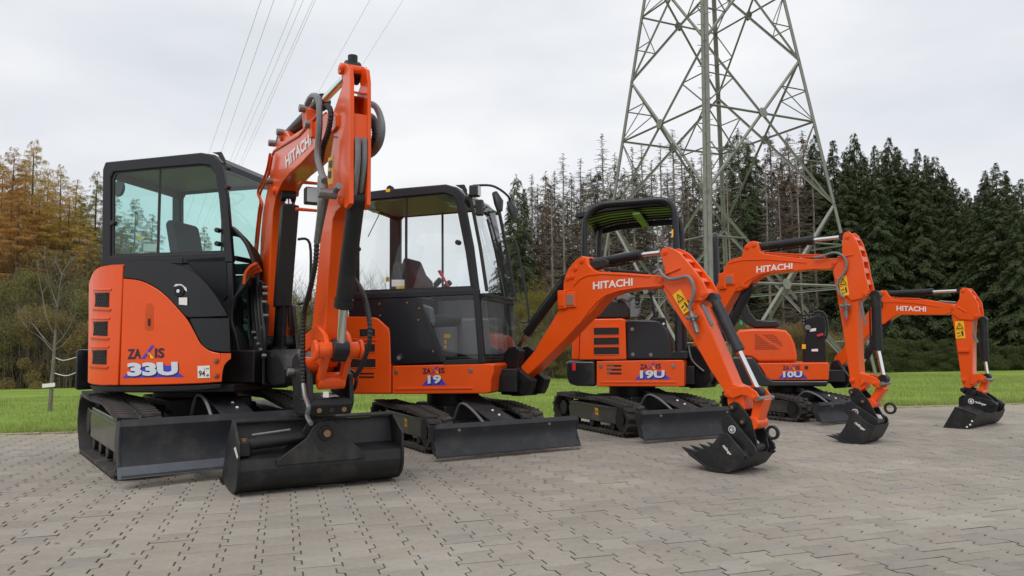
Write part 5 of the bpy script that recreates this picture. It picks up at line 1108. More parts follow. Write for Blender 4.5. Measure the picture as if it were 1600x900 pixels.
m = MB(); m.prism(BK, thick([(2.0, .168), (1.992, .235), (1.80, .27), (1.75, .44)], .012), -W2+.01, W2-.01); m.build('back_plate', 'bucket_black', dbk, smooth=30)
m = MB(); m.prism(BK, thick([(1.73, .455), (1.80, .445)], .016), -W2, W2); m.build('stiffener', 'bucket_black', dbk, bevel=.004)
# raised mounting plate across the back, trapezoid seen from behind
mp_ = [(.34, .345), (.13, .47), (.05, .60), (.0, .62), (-.05, .60), (-.13, .47), (-.36, .345)]
mp_ = [(.31, .19), (.31, .222), (.12, .35), (.08, .42), (.04, .455), (-.04, .455), (-.08, .42), (-.12, .35), (-.27, .222), (-.27, .19)]
for a_0 in (1.998, 1.80):
    mb = MB(); nq = len(mp_)
    mb.add([BK.w(a_0, b, z) for b, z in mp_]+[BK.w(a_0+.022, b, z) for b, z in mp_], [tuple(range(nq)), tuple(range(nq, 2*nq))[::-1]]+[(i, i+nq, (i+1) % nq+nq, (i+1) % nq) for i in range(nq)])
    pl_ = mb.build('mounting_plate', 'bucket_black', dbk, bevel=.004)
mb = MB(); mb.tube([BK.w(1.72, 0, .375), BK.w(2.035, 0, .375)], .050, 24); tb = mb.build('tilt_bearing', 'black_paint', dbk, bevel=.006)
mb = MB(); mb.tube([BK.w(2.03, 0, .375), BK.w(2.058, 0, .375)], .024, 8); mb.build('bearing_bolt', 'copper', tb)
mb = MB(); nn_ = 16; mb.add([BK.w(2.0225, .04+.03*math.cos(q*math.pi/8)*.8+.02*math.sin(q*math.pi/8), .295+.04*math.sin(q*math.pi/8)) for q in range(nn_)], [tuple(range(nn_))]); mb.build('slot', 'grille', dbk)
cy = MB(); cy.tube([BK.w(1.90, .52, .315), BK.w(1.90, .12, .345)], .038, 18); tc_ = cy.build('tilt_cylinder', 'black_paint', dbk, bevel=.004)
g = MB(); g.box(BK, 1.86, 1.96, .46, .53, .25, .345); g.build('cylinder_head', 'black_paint', tc_, bevel=.01); g = MB(); g.tube([BK.w(1.91, .495, .345), BK.w(1.91, .495, .36)], .026, 12); g.build('cylinder_cap', 'copper', tc_)
g = MB(); g.tube([BK.w(1.88, .44, .375), BK.w(1.88, .2, .395)], .009, 8); g.build('cylinder_pipe', 'zinc', tc_)
decal('white_sticker', [(366, 700), (369, 698), (373, 714), (371, 717)], BK.surf(W2), 'white_paint', dbk, .003)
# ------------------------------------------------------------------ EXCAVATOR B: second from the left, closed cab
CB = (-.6, 7.42); UB = Fr(CB, 60.5); HB = Fr(CB, 17); SB = HB.w(.72, 0, 0)[:2]; BB = Fr(SB, 47)
B_ = root('mini_excavator', (*CB, 0), -R(60.5), 'second orange mini excavator from the left, with closed cab and a toothed digging bucket', 'excavator', GRP)
undercarriage(B_, UB, 1.62, 1.18, .235, .40, (1.38, .035, .29, 1.20), zmid=.54, lug=.075)
b = .49; SBs = HB.surf(b)
PX('base_skirt', 'orange', HB, B_, [(612.5, 616), (612.5, 571.5), (700, 569.5), (768, 568), (771, 572), (771, 583), (768, 590), (766, 613), (762, 615)], b, .98, .012)
sk = B_.children[-1]
PX('skirt_ridge', 'orange', HB, sk, [(617, 606), (738, 604.5), (738, 608), (617, 609.5)], b+.008, .02, .004)
PX('rear_hood', 'orange', HB, B_, [(532, 616), (531, 496), (537, 493.5), (578, 493.5), (590, 497), (607, 512), (610.5, 524), (610.5, 616)], b, .96, .02)
hd = B_.children[-1]
PX('hood_ridge', 'orange', HB, hd, [(545, 529), (588, 529), (588, 533), (545, 533)], b+.010, .02, .006)
for x0, x1, y0, y1 in ((562, 586, 514, 526), (559, 586, 538, 550), (548, 587, 561, 574)): vent(HB, x0, x1, y0, y1, b, hd)
for y in (584, 589.5): PX('slot', 'grille', HB, hd, [(561, y-1.5), (584, y-1.5), (584, y+1), (561, y+1)], b+.002, .004, 0)
PX('lower_cab_wall', 'hood_black', HB, B_, [(545, 495), (545, 467), (650, 465), (693, 566), (611, 569), (608.5, 512), (590, 496)], b-.004, .05, .004)
lw = B_.children[-1]
a, z = HB.t(624.5, 559, b); g = boss(HB, a, z, b-.01, b+.012, .040, 20).build('speaker', 'vinyl', lw, bevel=.004); boss(HB, a, z, b+.012, b+.018, .02, 16).build('speaker_cone', 'hose_grey', g)
for x, y in ((593, 475), (636, 473), (655, 482), (594, 493), (654, 500), (677, 549)): bolt(HB, *HB.t(x, y, b), b-.004, lw, .010, 'copper')
PX('lower_door_glass', 'glass_dark', HB, B_, [(652, 464), (743, 459), (750, 562), (694, 566)], b-.02, .006, 0)
PX('door_rail', 'cab_grey', HB, B_, [(546, 468), (546, 459), (748, 452), (748.5, 460)], b+.004, .05, .006)
PX('door_sill', 'vinyl', HB, B_, [(692, 570), (692, 563), (757, 560), (757, 568)], b, .04, .004)
PX('window_seal', 'vinyl', HB, B_, [(648, 465), (655, 465), (697, 566), (689, 566)], b-.0, .03, .004)
# things seen through the lower glass
PX('floor_console', 'grey_plastic', HB, B_, [(676, 512), (708, 511), (708, 558), (676, 558)], .15, .12, .01)
fc = B_.children[-1]
for y in (522, 531, 539): decal('warning_sticker', [(694, y), (704 if y == 522 else 698, y), (704 if y == 522 else 698, y+6), (694, y+6)], HB.surf(.151), 'warn_yellow', fc, .003)
PX('side_console', 'grey_plastic', HB, B_, [(655, 474), (672, 480), (676, 505), (668, 512), (656, 492)], .30, .10, .02)
oa = HB.T([(545, 466), (545, 312), (552, 302), (600, 296), (696, 287.5), (713, 292), (723, 303), (728, 328), (739, 385), (748, 455)], b)
ia = HB.T([(556, 457), (556, 322), (561, 314), (600, 310.5), (693, 302), (706, 306), (713, 315), (718, 340), (729, 395), (737, 450)], b)
fr_ = cab(HB, B_, oa, ia, b, -b, glass='glass_clear')
for bb, f_ in ((b-.03, fr_[0]), (-b+.03, fr_[1])):
    (a0, z0), (a1, z1) = HB.t(632.5, 456, b), HB.t(631.5, 308, b); m = MB(); m.box(HB, a0-.009, a0+.009, bb-.014, bb+.014, z0, z1); m.build('window_bar', 'vinyl', f_, bevel=.003)
# far side body pillar between the two far windows
(a0, z0), (a1, z1) = HB.t(608, 455, -b+.05), HB.t(618, 318, -b+.05); m = MB(); m.box(HB, a0, a1+.06, -b, -b+.055, z0-.2, oa[3][1]-.03); m.build('far_pillar', 'cab_grey', B_, bevel=.015)
roof = oa[1:8]; m = MB(); m.prism(HB, roof[:6]+[(p[0]*.98, p[1]-.05) for p in roof[:6][::-1]], -b+.02, b-.02); rf = m.build('cab_roof', 'cab_grey', B_, bevel=.015)
m = MB(); m.prism(HB, [(oa[1][0]+.06, oa[3][1]-.045), (oa[4][0]-.04, oa[3][1]-.03), (oa[4][0]-.04, oa[3][1]-.085), (oa[1][0]+.06, oa[3][1]-.10)], -b+.05, b-.05); hl = m.build('headliner', 'grey_plastic', rf, bevel=.01)
a, z = HB.t(587, 324, 0); boss_ = MB(); boss_.box(HB, a-.04, a+.04, -.03, .03, oa[3][1]-.12, oa[3][1]-.10); boss_.build('cab_light', 'warn_yellow', hl, bevel=.008)
PX('lifting_eye', 'cab_grey', HB, rf, [(601, 299), (605, 291), (609, 289), (614, 292), (617, 298)], b-.05, .02, .003); decal('warning_sticker', [(603, 295.5), (609.5, 295), (609.5, 300), (603, 300)], HB.surf(b+.001), 'warn_yellow', fr_[0], .003)
PX('lifting_eye', 'cab_grey', HB, rf, [(711, 289), (725, 288), (729, 296), (729, 306), (722, 296)], b-.05, .02, .003)
a0, a1 = oa[0][0], oa[-1][0]; zf = oa[-1][1]; zd = HB.t(757, 568, b)[1]; ae = HB.t(757, 567, b)[0]
for b0, b1 in ((b-.055, b+.004), (-b-.004, -b+.055)):
    m = MB(); m.prism(HB, [(oa[9][0]-.06, oa[9][1]+.01), (oa[9][0], oa[9][1]+.01), (ae, zd), (ae-.06, zd)], b0, b1); m.build('front_pillar', 'cab_grey', B_, bevel=.012)
fa = [(p[0]+.035, p[1]) for p in (oa[6], oa[7], oa[8], (oa[9][0]+.01, oa[9][1]))]+[(ae+.05, zd+.0)]
m = MB(); m.prism(HB, thick(fa, .006), -b+.05, b-.05); wsB = m.build('windscreen', 'glass_clear', B_, smooth=60)
for b0, b1 in ((b-.06, b-.035), (-b+.02, -b+.06)):
    m = MB(); m.prism(HB, thick([(p[0]+.004, p[1]) for p in fa[:-1]], .03), b0, b1); m.build('screen_frame', 'vinyl', wsB, bevel=.004)
for z in (fa[0][1]-.03, zf-.03, zf-.07, zd+.02):
    aa = fa[0][0] if z > zf+.3 else fa[3][0]
    m = MB(); m.box(HB, aa-.02, aa+.012, -b+.03, b-.03, z-.014, z+.014); m.build('screen_crossbar', 'vinyl', wsB, bevel=.004)
m = MB(); m.box(HB, a0, a0+.05, -b+.03, b-.03, zf-.05, zf+.04); m.box(HB, a0, a0+.05, -b+.03, b-.03, oa[2][1]-.10, oa[2][1]-.02); m.build('rear_bar', 'cab_grey', B_, bevel=.01)
m = MB(); m.box(HB, a0+.02, a0+.026, -b+.05, b-.05, zf, oa[2][1]-.1); m.build('rear_window', 'glass_clear', B_)
m = MB(); m.box(HB, a0+.0, ae-.02, -b, b-.06, zd, zd+.06); m.box(HB, a0, a0+.55, -b, b-.06, zd, zf); m.build('cab_floor', 'dark_plastic', B_, bevel=.01)
m = MB(); m.box(HB, a0, ae, -b, -b+.04, zd, zf); m.build('far_cab_wall', 'grey_plastic', B_, bevel=.01)
m = MB(); m.box(HB, a0+.55, ae-.1, -b+.05, -b+.30, zd+.06, zd+.45); m.build('inner_console', 'grey_plastic', B_, bevel=.03)
# wiper, mirror, work lamp, grab rail on the front of the cab
m = MB(); P = [HB.w(fa[3][0]+.04, -.05, zf+.05), HB.w(fa[2][0]+.07, .05, (fa[2][1]+fa[1][1])/2-.12), HB.w(fa[1][0]+.06, .12, fa[1][1]+.05)]; m.tube(P, .009, 6); m.tube([HB.w(fa[2][0]+.065, .00, fa[2][1]-.15), HB.w(fa[1][0]+.05, .12, fa[1][1]-.03)], .012, 6); m.build('wiper', 'vinyl', wsB)
m = MB(); a, z = HB.t(739, 298, b-.05); m.box(HB, a-.03, a+.06, b-.10, b-.01, z-.06, z+.05); wl = m.build('work_lamp', 'vinyl', B_, bevel=.015); m = MB(); m.box(HB, a+.06, a+.066, b-.09, b-.02, z-.05, z+.04); m.build('lamp_lens', 'lamp_clear', wl)
m = MB(); a, z = HB.t(748, 322, b-.02); m.box(HB, a-.03, a+.04, b-.06, b-.0, z-.09, z+.06); m.build('handle_block', 'vinyl', B_, bevel=.01)
m = MB(); P = smoothpath([HB.w(fa[0][0]+.03, b-.12, fa[0][1]+.10), HB.w(fa[0][0]+.16, .15, fa[0][1]+.13), HB.w(fa[0][0]+.18, -.30, fa[0][1]+.10), HB.w(fa[0][0]+.12, -.45, fa[0][1]+.0)]); m.tube(P, .012, 8); gb = m.build('front_guard_bar', 'vinyl', B_)
for bb in (.12, -.36):
    m = MB(); A_p = Vector(HB.w(fa[0][0]+.16, bb, fa[0][1]+.07)); m.tube([A_p, A_p+Vector((.04, -.03, -.10)), A_p+Vector((.05, -.04, -.19))], [.03, .05, .03], 10); m.build('mirror', 'vinyl', gb)
m = MB(); P = smoothpath([HB.w(fa[1][0]+.05, -b-.05, zf+.62), HB.w(fa[1][0]+.13, -b-.07, zf+.60), HB.w(fa[2][0]+.15, -b-.07, zf+.2), HB.w(fa[3][0]+.14, -b-.07, zf-.22), HB.w(fa[3][0]+.05, -b-.05, zf-.25)]); m.tube(P, .012, 8); m.build('grab_rail', 'vinyl', B_)
m = MB(); P0, P1 = HB.t(593, 334, -b+.1), HB.t(575, 370, -b+.1); m.tube([HB.w(P0[0], -b+.1, P0[1]), HB.w(P1[0], -b+.1, P1[1])], .006, 6); m.build('rear_wiper', 'vinyl', B_)
mat('seat_red', (.055, .012, .012), .7)
sB = seat(HB, B_, -.42, -.05, 1.13, back=.64, m='seat_cloth', lean=.10)
PX('seat_cover', 'seat_red', HB, sB, [(615, 458), (618, 440), (630, 402), (636, 403), (645, 425), (655, 436), (658, 450), (650, 462)], .12, .36, .03)
for x, y in ((685, 436), (700, 440)):
    bb = .1 if x < 690 else -.2; (a, z) = HB.t(x, y, bb); m = MB(); m.tube(smoothpath([HB.w(a-.08, bb, z-.16), HB.w(a-.03, bb, z-.06), HB.w(a+.03, bb, z)]), [.012]*6+[.03]*6+[.02], 10); m.build('joystick', 'vinyl', B_)
m = MB(); (a, z), (a2, z2) = HB.t(686, 423, .0), HB.t(701, 448, .0); m.tube([HB.w(a, 0, z), HB.w(a2, 0, z2)], [.018, .008], 8); m.build('safety_lever', 'red_plastic', B_)
PX('window_sticker', 'white_paint', HB, B_, [(612, 437), (632, 437), (632, 447.5), (612, 447.5)], b-.05, .002, 0); PX('window_sticker', 'warn_yellow', HB, B_, [(619, 448), (632, 448), (632, 456), (619, 456)], b-.05, .002, 0)
PX('window_sticker', 'warn_yellow', HB, B_, [(603, 433), (608, 433), (608, 440), (603, 440)], -b+.1, .002, 0)
for x, y in ((559, 389), (716, 379)): boss(HB, *HB.t(x, y, b), b-.03, b+.03, .024, 12).build('window_catch', 'vinyl', B_, bevel=.005)
badge(SBs, sk, ((660.5, 584), (695, 582.8), (660.5, 575.5)), ((668.5, 600), (689.5, 599), (668.5, 586.5)), [(660, 602.5), (697.5, 601.5), (688, 589), (670, 589)], '19')
for x, y in ((619, 581), (735.5, 578.5)): bolt(HB, *HB.t(x, y, b), b, sk, .020)
# bracket, boom, arm
def yoke(fr, rt, px, half, gap=.05):
    poly = fr.T(px, half); c = None
    for b0, b1 in ((gap, half), (-half, -gap)):
        m = MB(); m.prism(fr, poly, b0, b1); o = m.build('swing_bracket' if c is None else 'bracket_cheek', 'frame_dark', rt if c is None else c, bevel=.010); c = c or o
    return c
yk = yoke(BB, B_, [(794, 543), (787, 552), (784, 575), (790, 590), (785, 605), (792, 617), (822, 617), (827, 607), (831, 594), (815, 582), (808, 575), (812, 548), (803, 541)], .13)
m = MB(); m.box(BB, -.20, .12, -.10, .10, .46, .55); m.box(HB, .55, .74, -.2, .25, .50, .72); m.tube([BB.w(-.06, 0, .45), BB.w(-.06, 0, .78)], .07, 20); m.build('swing_post', 'frame_dark', B_, bevel=.01)
bm_, _ = beam(BB, B_, 'boom', [(797, 588), (803, 578), (810, 577), (821, 564), (835, 548), (872, 486), (880, 470), (880, 444), (882, 434), (888, 419), (900, 405), (909, 400), (916, 402), (919, 413), (926, 421), (936, 425), (975, 426), (1014, 429), (1029, 430), (1039, 434), (1041, 440), (1036, 446), (1027, 450), (990, 452), (966, 456), (948, 463), (936, 473), (924, 488), (904, 507), (878, 535), (846, 567), (835, 577), (820, 590), (812, 597), (803, 599), (798, 595)], .075, .010)
S_ = BB.surf(.075)
lettering('HITACHI', (927, 452.5), (989, 446.5), (927, 440.5), S_, 'letter_white', bm_, .004, .03)
pins(BB, bm_, BB.T([(804.5, 590), (909, 407), (894, 432), (887, 434), (899, 419), (1032, 437)], .075), -.095, .086, .026)
lamp(BB, [(871, 483), (883, 453)], -.03, .10, bm_, glass='orange'); lamp(BB, [(883, 481), (898.5, 456)], .0, .09, bm_)
# welded rim along the top of the boom
rimp = BB.T([(905, 508), (921, 486), (934, 471), (948, 461), (968, 454.5), (992, 450.5), (1028, 447.5)], .075); m = MB(); m.prism(BB, thick(rimp, .010), .074, .084); m.build('weld_rim', 'orange', bm_, bevel=.003)
rimp = BB.T([(897, 447), (906, 437), (918, 431), (938, 428.5), (975, 430), (1015, 433)], .075); m = MB(); m.prism(BB, thick(rimp, .010), .074, .083); m.build('weld_rim', 'orange', bm_, bevel=.003)
armp = [(1036, 452), (1040, 440), (1038, 416), (1060, 410), (1090, 440), (1098, 470), (1092, 477), (1110, 514), (1126, 552), (1146, 600), (1160, 606), (1164, 640), (1150, 646), (1138, 640), (1135, 617), (1108, 576), (1082, 530), (1060, 494), (1044, 470)]
am_, _ = beam(BB, B_, 'arm', armp, .068, .008)
ribbed_ear(BB, am_, [(1031, 394), (1035, 388), (1044, 386), (1052, 389), (1063, 396), (1080, 416), (1098, 440), (1105, 456), (1104, 464), (1097, 470), (1075, 470), (1050, 462), (1037, 446), (1040, 436), (1038, 416), (1033, 401)], .078, .018, ribs=[((1052, 391), (1058, 395)), ((1068, 403), (1073, 408)), ((1081, 418), (1085, 423)), ((1092, 433), (1096, 439)), ((1101, 450), (1104, 456))])
pins(BB, am_, BB.T([(1039, 394), (1099, 459), (1137, 615)], .078), -.09, .092, .024)
warn_sticker([(1051, 461.5), (1063, 452), (1081, 483), (1068.5, 491.5)], BB.surf(.0815), am_)
m = MB(); rb = BB.T([(1040, 430), (1055, 424), (1064, 420)], .08); m.prism(BB, thick(rb, .016), .078, .095); m.build('arm_rib', 'orange', am_, bevel=.004)
TB = lambda x, y, b=0: BB.t(x, y, b)
hyd(BB, 0, TB(926, 411), TB(1003, 398), TB(1040, 394), .040, .020, B_, 'arm_cylinder')
PX('hose_cover', 'vinyl', BB, B_, [(920, 408), (945, 404), (951, 408), (950, 415), (932, 421), (922, 418)], .05, .08, .012)
hyd(BB, 0, TB(886, 437), TB(823, 521), TB(804, 549), .042, .022, B_, 'boom_cylinder')
hyd(BB, 0, (TB(1107, 466)[0]+.05, TB(1107, 466)[1]), (TB(1150, 549)[0]+.03, TB(1150, 549)[1]), (TB(1180, 612)[0]+.03, TB(1180, 612)[1]), .038, .019, B_, 'bucket_cylinder', mt='blade_grey')
hose(BB, B_, [(1022, 427), (1030, 422), (1036, 430), (1046, 436), (1058, 435), (1072, 432), (1080, 437), (1084, 450), (1083, 463), (1078, 476), (1077, 484)], .115, .014, 'hose_grey')
hose(BB, B_, [(945, 420), (965, 423), (990, 425), (1012, 427)], .04, .012, 'hose')
def valve(fr, rt, px, b, tip=None):
    P = [fr.w(fr.t(x, y, b)[0], b, fr.t(x, y, b)[1]) for x, y in px]; P = [Vector(p) for p in P]; m = MB(); d = P[-1]-P[0]
    m.tube([P[0], P[0]+d*.12, P[0]+d*.12, P[0]+d*.45, P[0]+d*.45, P[0]+d*.60, P[0]+d*.60, P[0]+d*.97, P[-1]], [.012, .012, .026, .026, .014, .014, .020, .020, .012], 10); o = m.build('shutoff_valve', 'zinc', rt, smooth=30)
    c = P[0]+d*.3; n = Vector((fr.n[0], fr.n[1], 0)); f = Vector((fr.f[0], fr.f[1], 0)); m = MB(); m.tube([c-f*.05, c+f*.05], .017, 8); m.tube([c, c+n*.05], .012, 8); m.tube([c+n*.05+f*.01, c+n*.05+f*.06], .006, 6); m.build('valve_port', 'zinc', o)
    if tip: m = MB(); m.tube([P[-1]-d*.02, P[-1]+d*.12], .018, 10); m.build('dust_cap', tip, o)
valve(BB, am_, [(1079, 486), (1090, 521)], .11)
hose(BB, B_, [(1098, 476), (1103, 487), (1108, 498), (1113, 508)], .05, .012, 'hose_grey')
m = MB()
# bucket linkage
def linkage(fr, rt, rocker, link, half, pinpx, eye, lw=.018):
    poly = fr.T(rocker, half+.02); c = None
    for b0, b1 in ((half+.004, half+.02), (-half-.02, -half-.004)):
        m = MB(); m.prism(fr, poly, b0, b1); o = m.build('rocker_link' if c is None else 'rocker_plate', 'orange', rt if c is None else c, bevel=.004); c = c or o
    m = MB(); p, q = fr.t(*link[0], 0), fr.t(*link[1], 0); d = (q[0]-p[0], q[1]-p[1]); l = math.hypot(*d); nx, nz = -d[1]/l*link[2], d[0]/l*link[2]
    m.prism(fr, [(p[0]+nx, p[1]+nz), (q[0]+nx*.8, q[1]+nz*.8), (q[0]-nx*.8, q[1]-nz*.8), (p[0]-nx, p[1]-nz)], -half*.8, half*.8); k = m.build('bucket_link', 'orange', rt, bevel=.012)
    boss(fr, *q, -half-.01, half+.01, link[2]*1.15, 18).build('link_tube', 'orange', k, bevel=.004)
    pins(fr, c, [fr.t(x, y, half+.02) for x, y in pinpx], half+.018, half+.032, .020)
    a, z = fr.t(*eye, 0); g = boss(fr, a, z, -half-.035, half+.035, .018, 14).build('link_pin', 'zinc', c, bevel=.003)
linkage(BB, B_, [(1132, 612), (1140, 606), (1156, 604), (1168, 604), (1180, 611), (1187, 621), (1184, 628), (1178, 627), (1168, 619), (1158, 617), (1146, 622), (1136, 620)], ((1193, 620), (1183, 660), .042), .07, [(1176.5, 621)], (1196, 622))
coupler_and_bucket(BB, B_, 1.0, [(1140, 632), (1145, 627.5), (1152, 629), (1168, 648), (1174, 656), (1179, 678), (1184, 702), (1179, 710), (1168, 710), (1152, 682), (1141, 652)],
    [(1128, 656), (1135, 649.5), (1142, 649), (1182, 698), (1184, 706), (1177, 713), (1164, 713), (1148, 690), (1130, 672)],
    [(1126, 677), (1136, 677), (1150, 693), (1163, 708), (1170, 714), (1159, 722), (1152, 732), (1140, 737.5), (1124, 738), (1108, 733), (1092, 722), (1076, 710), (1084, 706), (1098, 702), (1112, 695), (1119, 686)],
    [(1076, 710), (1092, 722), (1108, 733), (1124, 738.5), (1140, 738), (1153, 732), (1161, 722), (1166, 712), (1160, 704)],
    [(1062, 698), (1076, 710), (1088, 706)], .40, .085, [(1145, 636), (1161, 659), (1175, 700)], ((1207, 676), .052), ((1144, 671), .028), [(1180, 681), (1189, 691), (1184, 697), (1177, 691)], [(1128.5, 698), (1141, 713), (1132, 694)])
# ------------------------------------------------------------------ EXCAVATOR C: third, open canopy
CC = (1.35, 8.40); UC = Fr(CC, 66); HC = Fr(CC, 17); SC = (2.10, 8.22); BC = Fr(SC, 45)
C_ = root('mini_excavator', (*CC, 0), -R(66), 'third orange mini excavator from the left, with an open canopy roof on black hoops', 'excavator', GRP)
undercarriage(C_, UC, 1.66, 1.18, .235, .40, (1.30, .035, .30, 1.20), zmid=.53, lug=.075)
b = .48; SCs = HC.surf(b)
PX('base_skirt', 'orange', HC, C_, [(932, 604), (932, 564.5), (1000, 563), (1067, 562.5), (1069, 566), (1069, 604)], b, .96, .010); sk = C_.children[-1]
PX('skirt_ridge', 'orange', HC, sk, [(938, 595.5), (1057, 595.5), (1057, 598.5), (938, 598.5)], b+.006, .02, .004)
PX('engine_hood', 'orange', HC, C_, [(905, 562.5), (907, 510), (909, 501), (914, 498.5), (972, 497.5), (977, 500), (979, 562)], b-.004, .80, .015); hd = C_.children[-1]
PX('hood_frame', 'orange', HC, hd, [(926, 509), (968, 509), (968, 511), (926, 511)], b+.002, .01, .002)
for y0, y1 in ((512, 523.5), (527.5, 539), (542.5, 554)): vent(HC, 928, 967, y0, y1, b-.004, hd)
PX('tail_panel', 'orange', HC, C_, [(893, 562), (894, 525), (897, 512), (903, 505), (906, 508), (905, 562)], b-.10, .7, .02)
PX('counterweight', 'counterweight', HC, C_, [(884, 588), (884, 565), (890, 563.5), (930, 563.5), (930.5, 604), (900, 603.5), (889, 600)], b-.02, .9, .03, seg=4); cw = C_.children[-1]
PX('reflector', 'red_plastic', HC, cw, [(894, 567), (899.5, 567), (899.5, 579), (894, 579)], b-.015, .008, .001)
PX('side_cover', 'hood_black', HC, C_, [(979.5, 562), (978.5, 501), (984, 499.5), (1018, 500), (1030, 502), (1039, 511), (1044, 523), (1048, 538), (1050, 562)], b, .30, .02); sc_ = C_.children[-1]
for x, y in ((988, 514.5), (989, 554), (1017, 554.5)): bolt(HC, *HC.t(x, y, b), b, sc_, .020)
PX('control_box', 'dark_plastic', HC, C_, [(1019, 502), (1019, 498), (1030, 496), (1038, 496), (1041, 512), (1034, 506)], b-.06, .14, .01); bolt(HC, *HC.t(1037, 506, b-.06), b-.06, C_.children[-1], .012, 'white_paint')
PX('seat_box', 'vinyl', HC, C_, [(927, 497), (928, 477), (934, 469.5), (958, 468.5), (975, 470), (985, 484), (984, 497)], .25, .5, .02)
m = MB(); st_ = seat(HC, C_, -.28, 0, .98, back=.30, m='vinyl')
PX('armrest', 'grey_plastic', HC, C_, [(962, 470), (966, 460), (975, 457), (983, 458), (987, 464), (981, 472), (972, 468)], .30, .09, .02)
PX('armrest', 'grey_plastic', HC, C_, [(984, 472), (990, 466), (1001, 472), (1000, 488), (996, 497), (984, 497)], .32, .09, .02)
hose(HC, C_, [(996, 468), (996, 480)], .3, .035, 'vinyl', corr=.02, name='bellows'); hose(HC, C_, [(996, 460), (995, 470)], .3, .03, 'vinyl', corr=.02, name='bellows')
hose(HC, C_, [(1024, 497), (1021, 480), (1018, 466), (1017, 459)], .05, .016, 'vinyl', name='control_lever'); m = MB(); a, z = HC.t(1017, 457, .05); m.tube([HC.w(a, .05, z-.04), HC.w(a, .05, z), HC.w(a, .05, z+.02)], [.018, .03, .015], 10); m.build('lever_knob', 'vinyl', C_.children[-1])
PX('footplate', 'frame_dark', HC, C_, [(979, 562.5), (1066, 562), (1066, 559), (979, 559)], b-.05, .85, .004)
for i in range(3): slot_y = 571+6*i; PX('slot', 'grille', HC, sk, [(948, slot_y-1), (971, slot_y-1), (971, slot_y+2), (948, slot_y+2)], b+.002, .004, 0)
for i in range(3): slot_y = 571+6*i; PX('slot', 'zinc', HC, sk, [(948, slot_y+.2), (959-3*i, slot_y+.2), (959-3*i, slot_y+2), (948, slot_y+2)], b+.003, .003, 0)
badge(SCs, sk, ((1000, 577), (1033, 576), (1000, 569)), ((1000, 591.5), (1038.5, 590.5), (1000, 579)), [(992, 593), (1047.5, 592.5), (1036, 581), (1004, 581)], '19U')
for x, y in ((939, 572), (1052, 572)): bolt(HC, *HC.t(x, y, b), b, sk, .020)
# canopy: a hoop on each side and a roof slab between
hp = [(914, 470), (913.5, 405), (914, 352), (918, 337), (926, 327), (938, 321), (950, 318.5), (990, 315.5), (1028, 312.5), (1042, 315), (1050, 323), (1054, 336), (1055.5, 360), (1057, 400), (1059, 480), (1060, 552)]
hps = [HC.t(x, y, .44) for x, y in hp]; hc = None
for b_ in (.44, -.44):
    m = MB(); m.tube(smoothpath([HC.w(a, b_, z) for a, z in hps], 5), .034, 14); o = m.build('canopy_hoop', 'cab_grey', C_); hc = hc or o
m = MB(); a, z = HC.t(1060, 552, .44); m.box(HC, a-.10, a+.08, -.47, .47, z-.06, z+.02); m.build('hoop_foot', 'frame_dark', hc, bevel=.01)
PX('warning_sticker', 'warn_yellow', HC, hc, [(1049.5, 359), (1052, 358), (1052, 370), (1049.5, 371)], .478, .004, 0)
rz = [HC.t(x, y, .40) for x, y in ((897, 338), (900, 332), (945, 322.5), (1000, 316.5), (1050, 311.5), (1051, 320), (1000, 323.5), (945, 330.5), (903, 341))]
m = MB(); m.prism(HC, [rz[0], rz[1], rz[2], rz[3], rz[4], (rz[5][0], rz[5][1]), rz[6], rz[7], rz[8]], -.50, .40); cr_ = m.build('canopy_roof', 'hood_black', C_, bevel=.012)
for i in range(5):
    bb = -.42+.155*i; m = MB(); q = [(p[0]+(.03 if k_ == 0 else -.03 if k_ == 3 else 0), p[1]-.001) for k_, p in enumerate((rz[8], rz[7], rz[6], rz[5]))]; m.prism(HC, thick(q, -.010), bb, bb+.055); m.build('roof_rib', 'canopy_green' if i > 2 else 'hood_black', cr_, bevel=.004)
for b_ in (.385, -.49):
    m = MB(); m.prism(HC, thick([(p[0], p[1]) for p in (rz[8], rz[7], rz[6], rz[5])], -.012 if b_ > 0 else -.075), b_-.03, b_); m.build('roof_edge', 'hood_black', cr_, bevel=.006)
for t in (.62,):
    a = rz[8][0]+(rz[5][0]-rz[8][0])*t; z = rz[8][1]+(rz[5][1]-rz[8][1])*t; m = MB(); m.box(HC, a-.04, a+.04, -.48, .38, z-.050, z-.020); m.build('roof_bearer', 'canopy_green', cr_, bevel=.004)
for x in (945, 1010):
    a, z = HC.t(x, 314, .3); m = MB(); m.ring(HC, arc((a, z-.03), .05, 0, 342, 19), arc((a, z-.03), .03, 0, 342, 19), .29, .305); m.build('lifting_eye', 'cab_grey', cr_)
yk = yoke(BC, C_, [(1072, 541), (1068, 560), (1070, 600), (1078, 607), (1101, 606), (1111, 592), (1110, 575), (1097, 552), (1086, 540)], .12)
m = MB(); m.box(BC, -.25, .1, -.10, .10, .46, .56); m.tube([BC.w(-.08, 0, .45), BC.w(-.08, 0, .8)], .07, 20); m.box(HC, .5, .7, -.2, .2, .5, .7); m.build('swing_post', 'frame_dark', C_, bevel=.01)
hose(BC, C_, [(1076, 540), (1080, 560), (1090, 572), (1100, 580)], .14, .010, 'hose_grey')
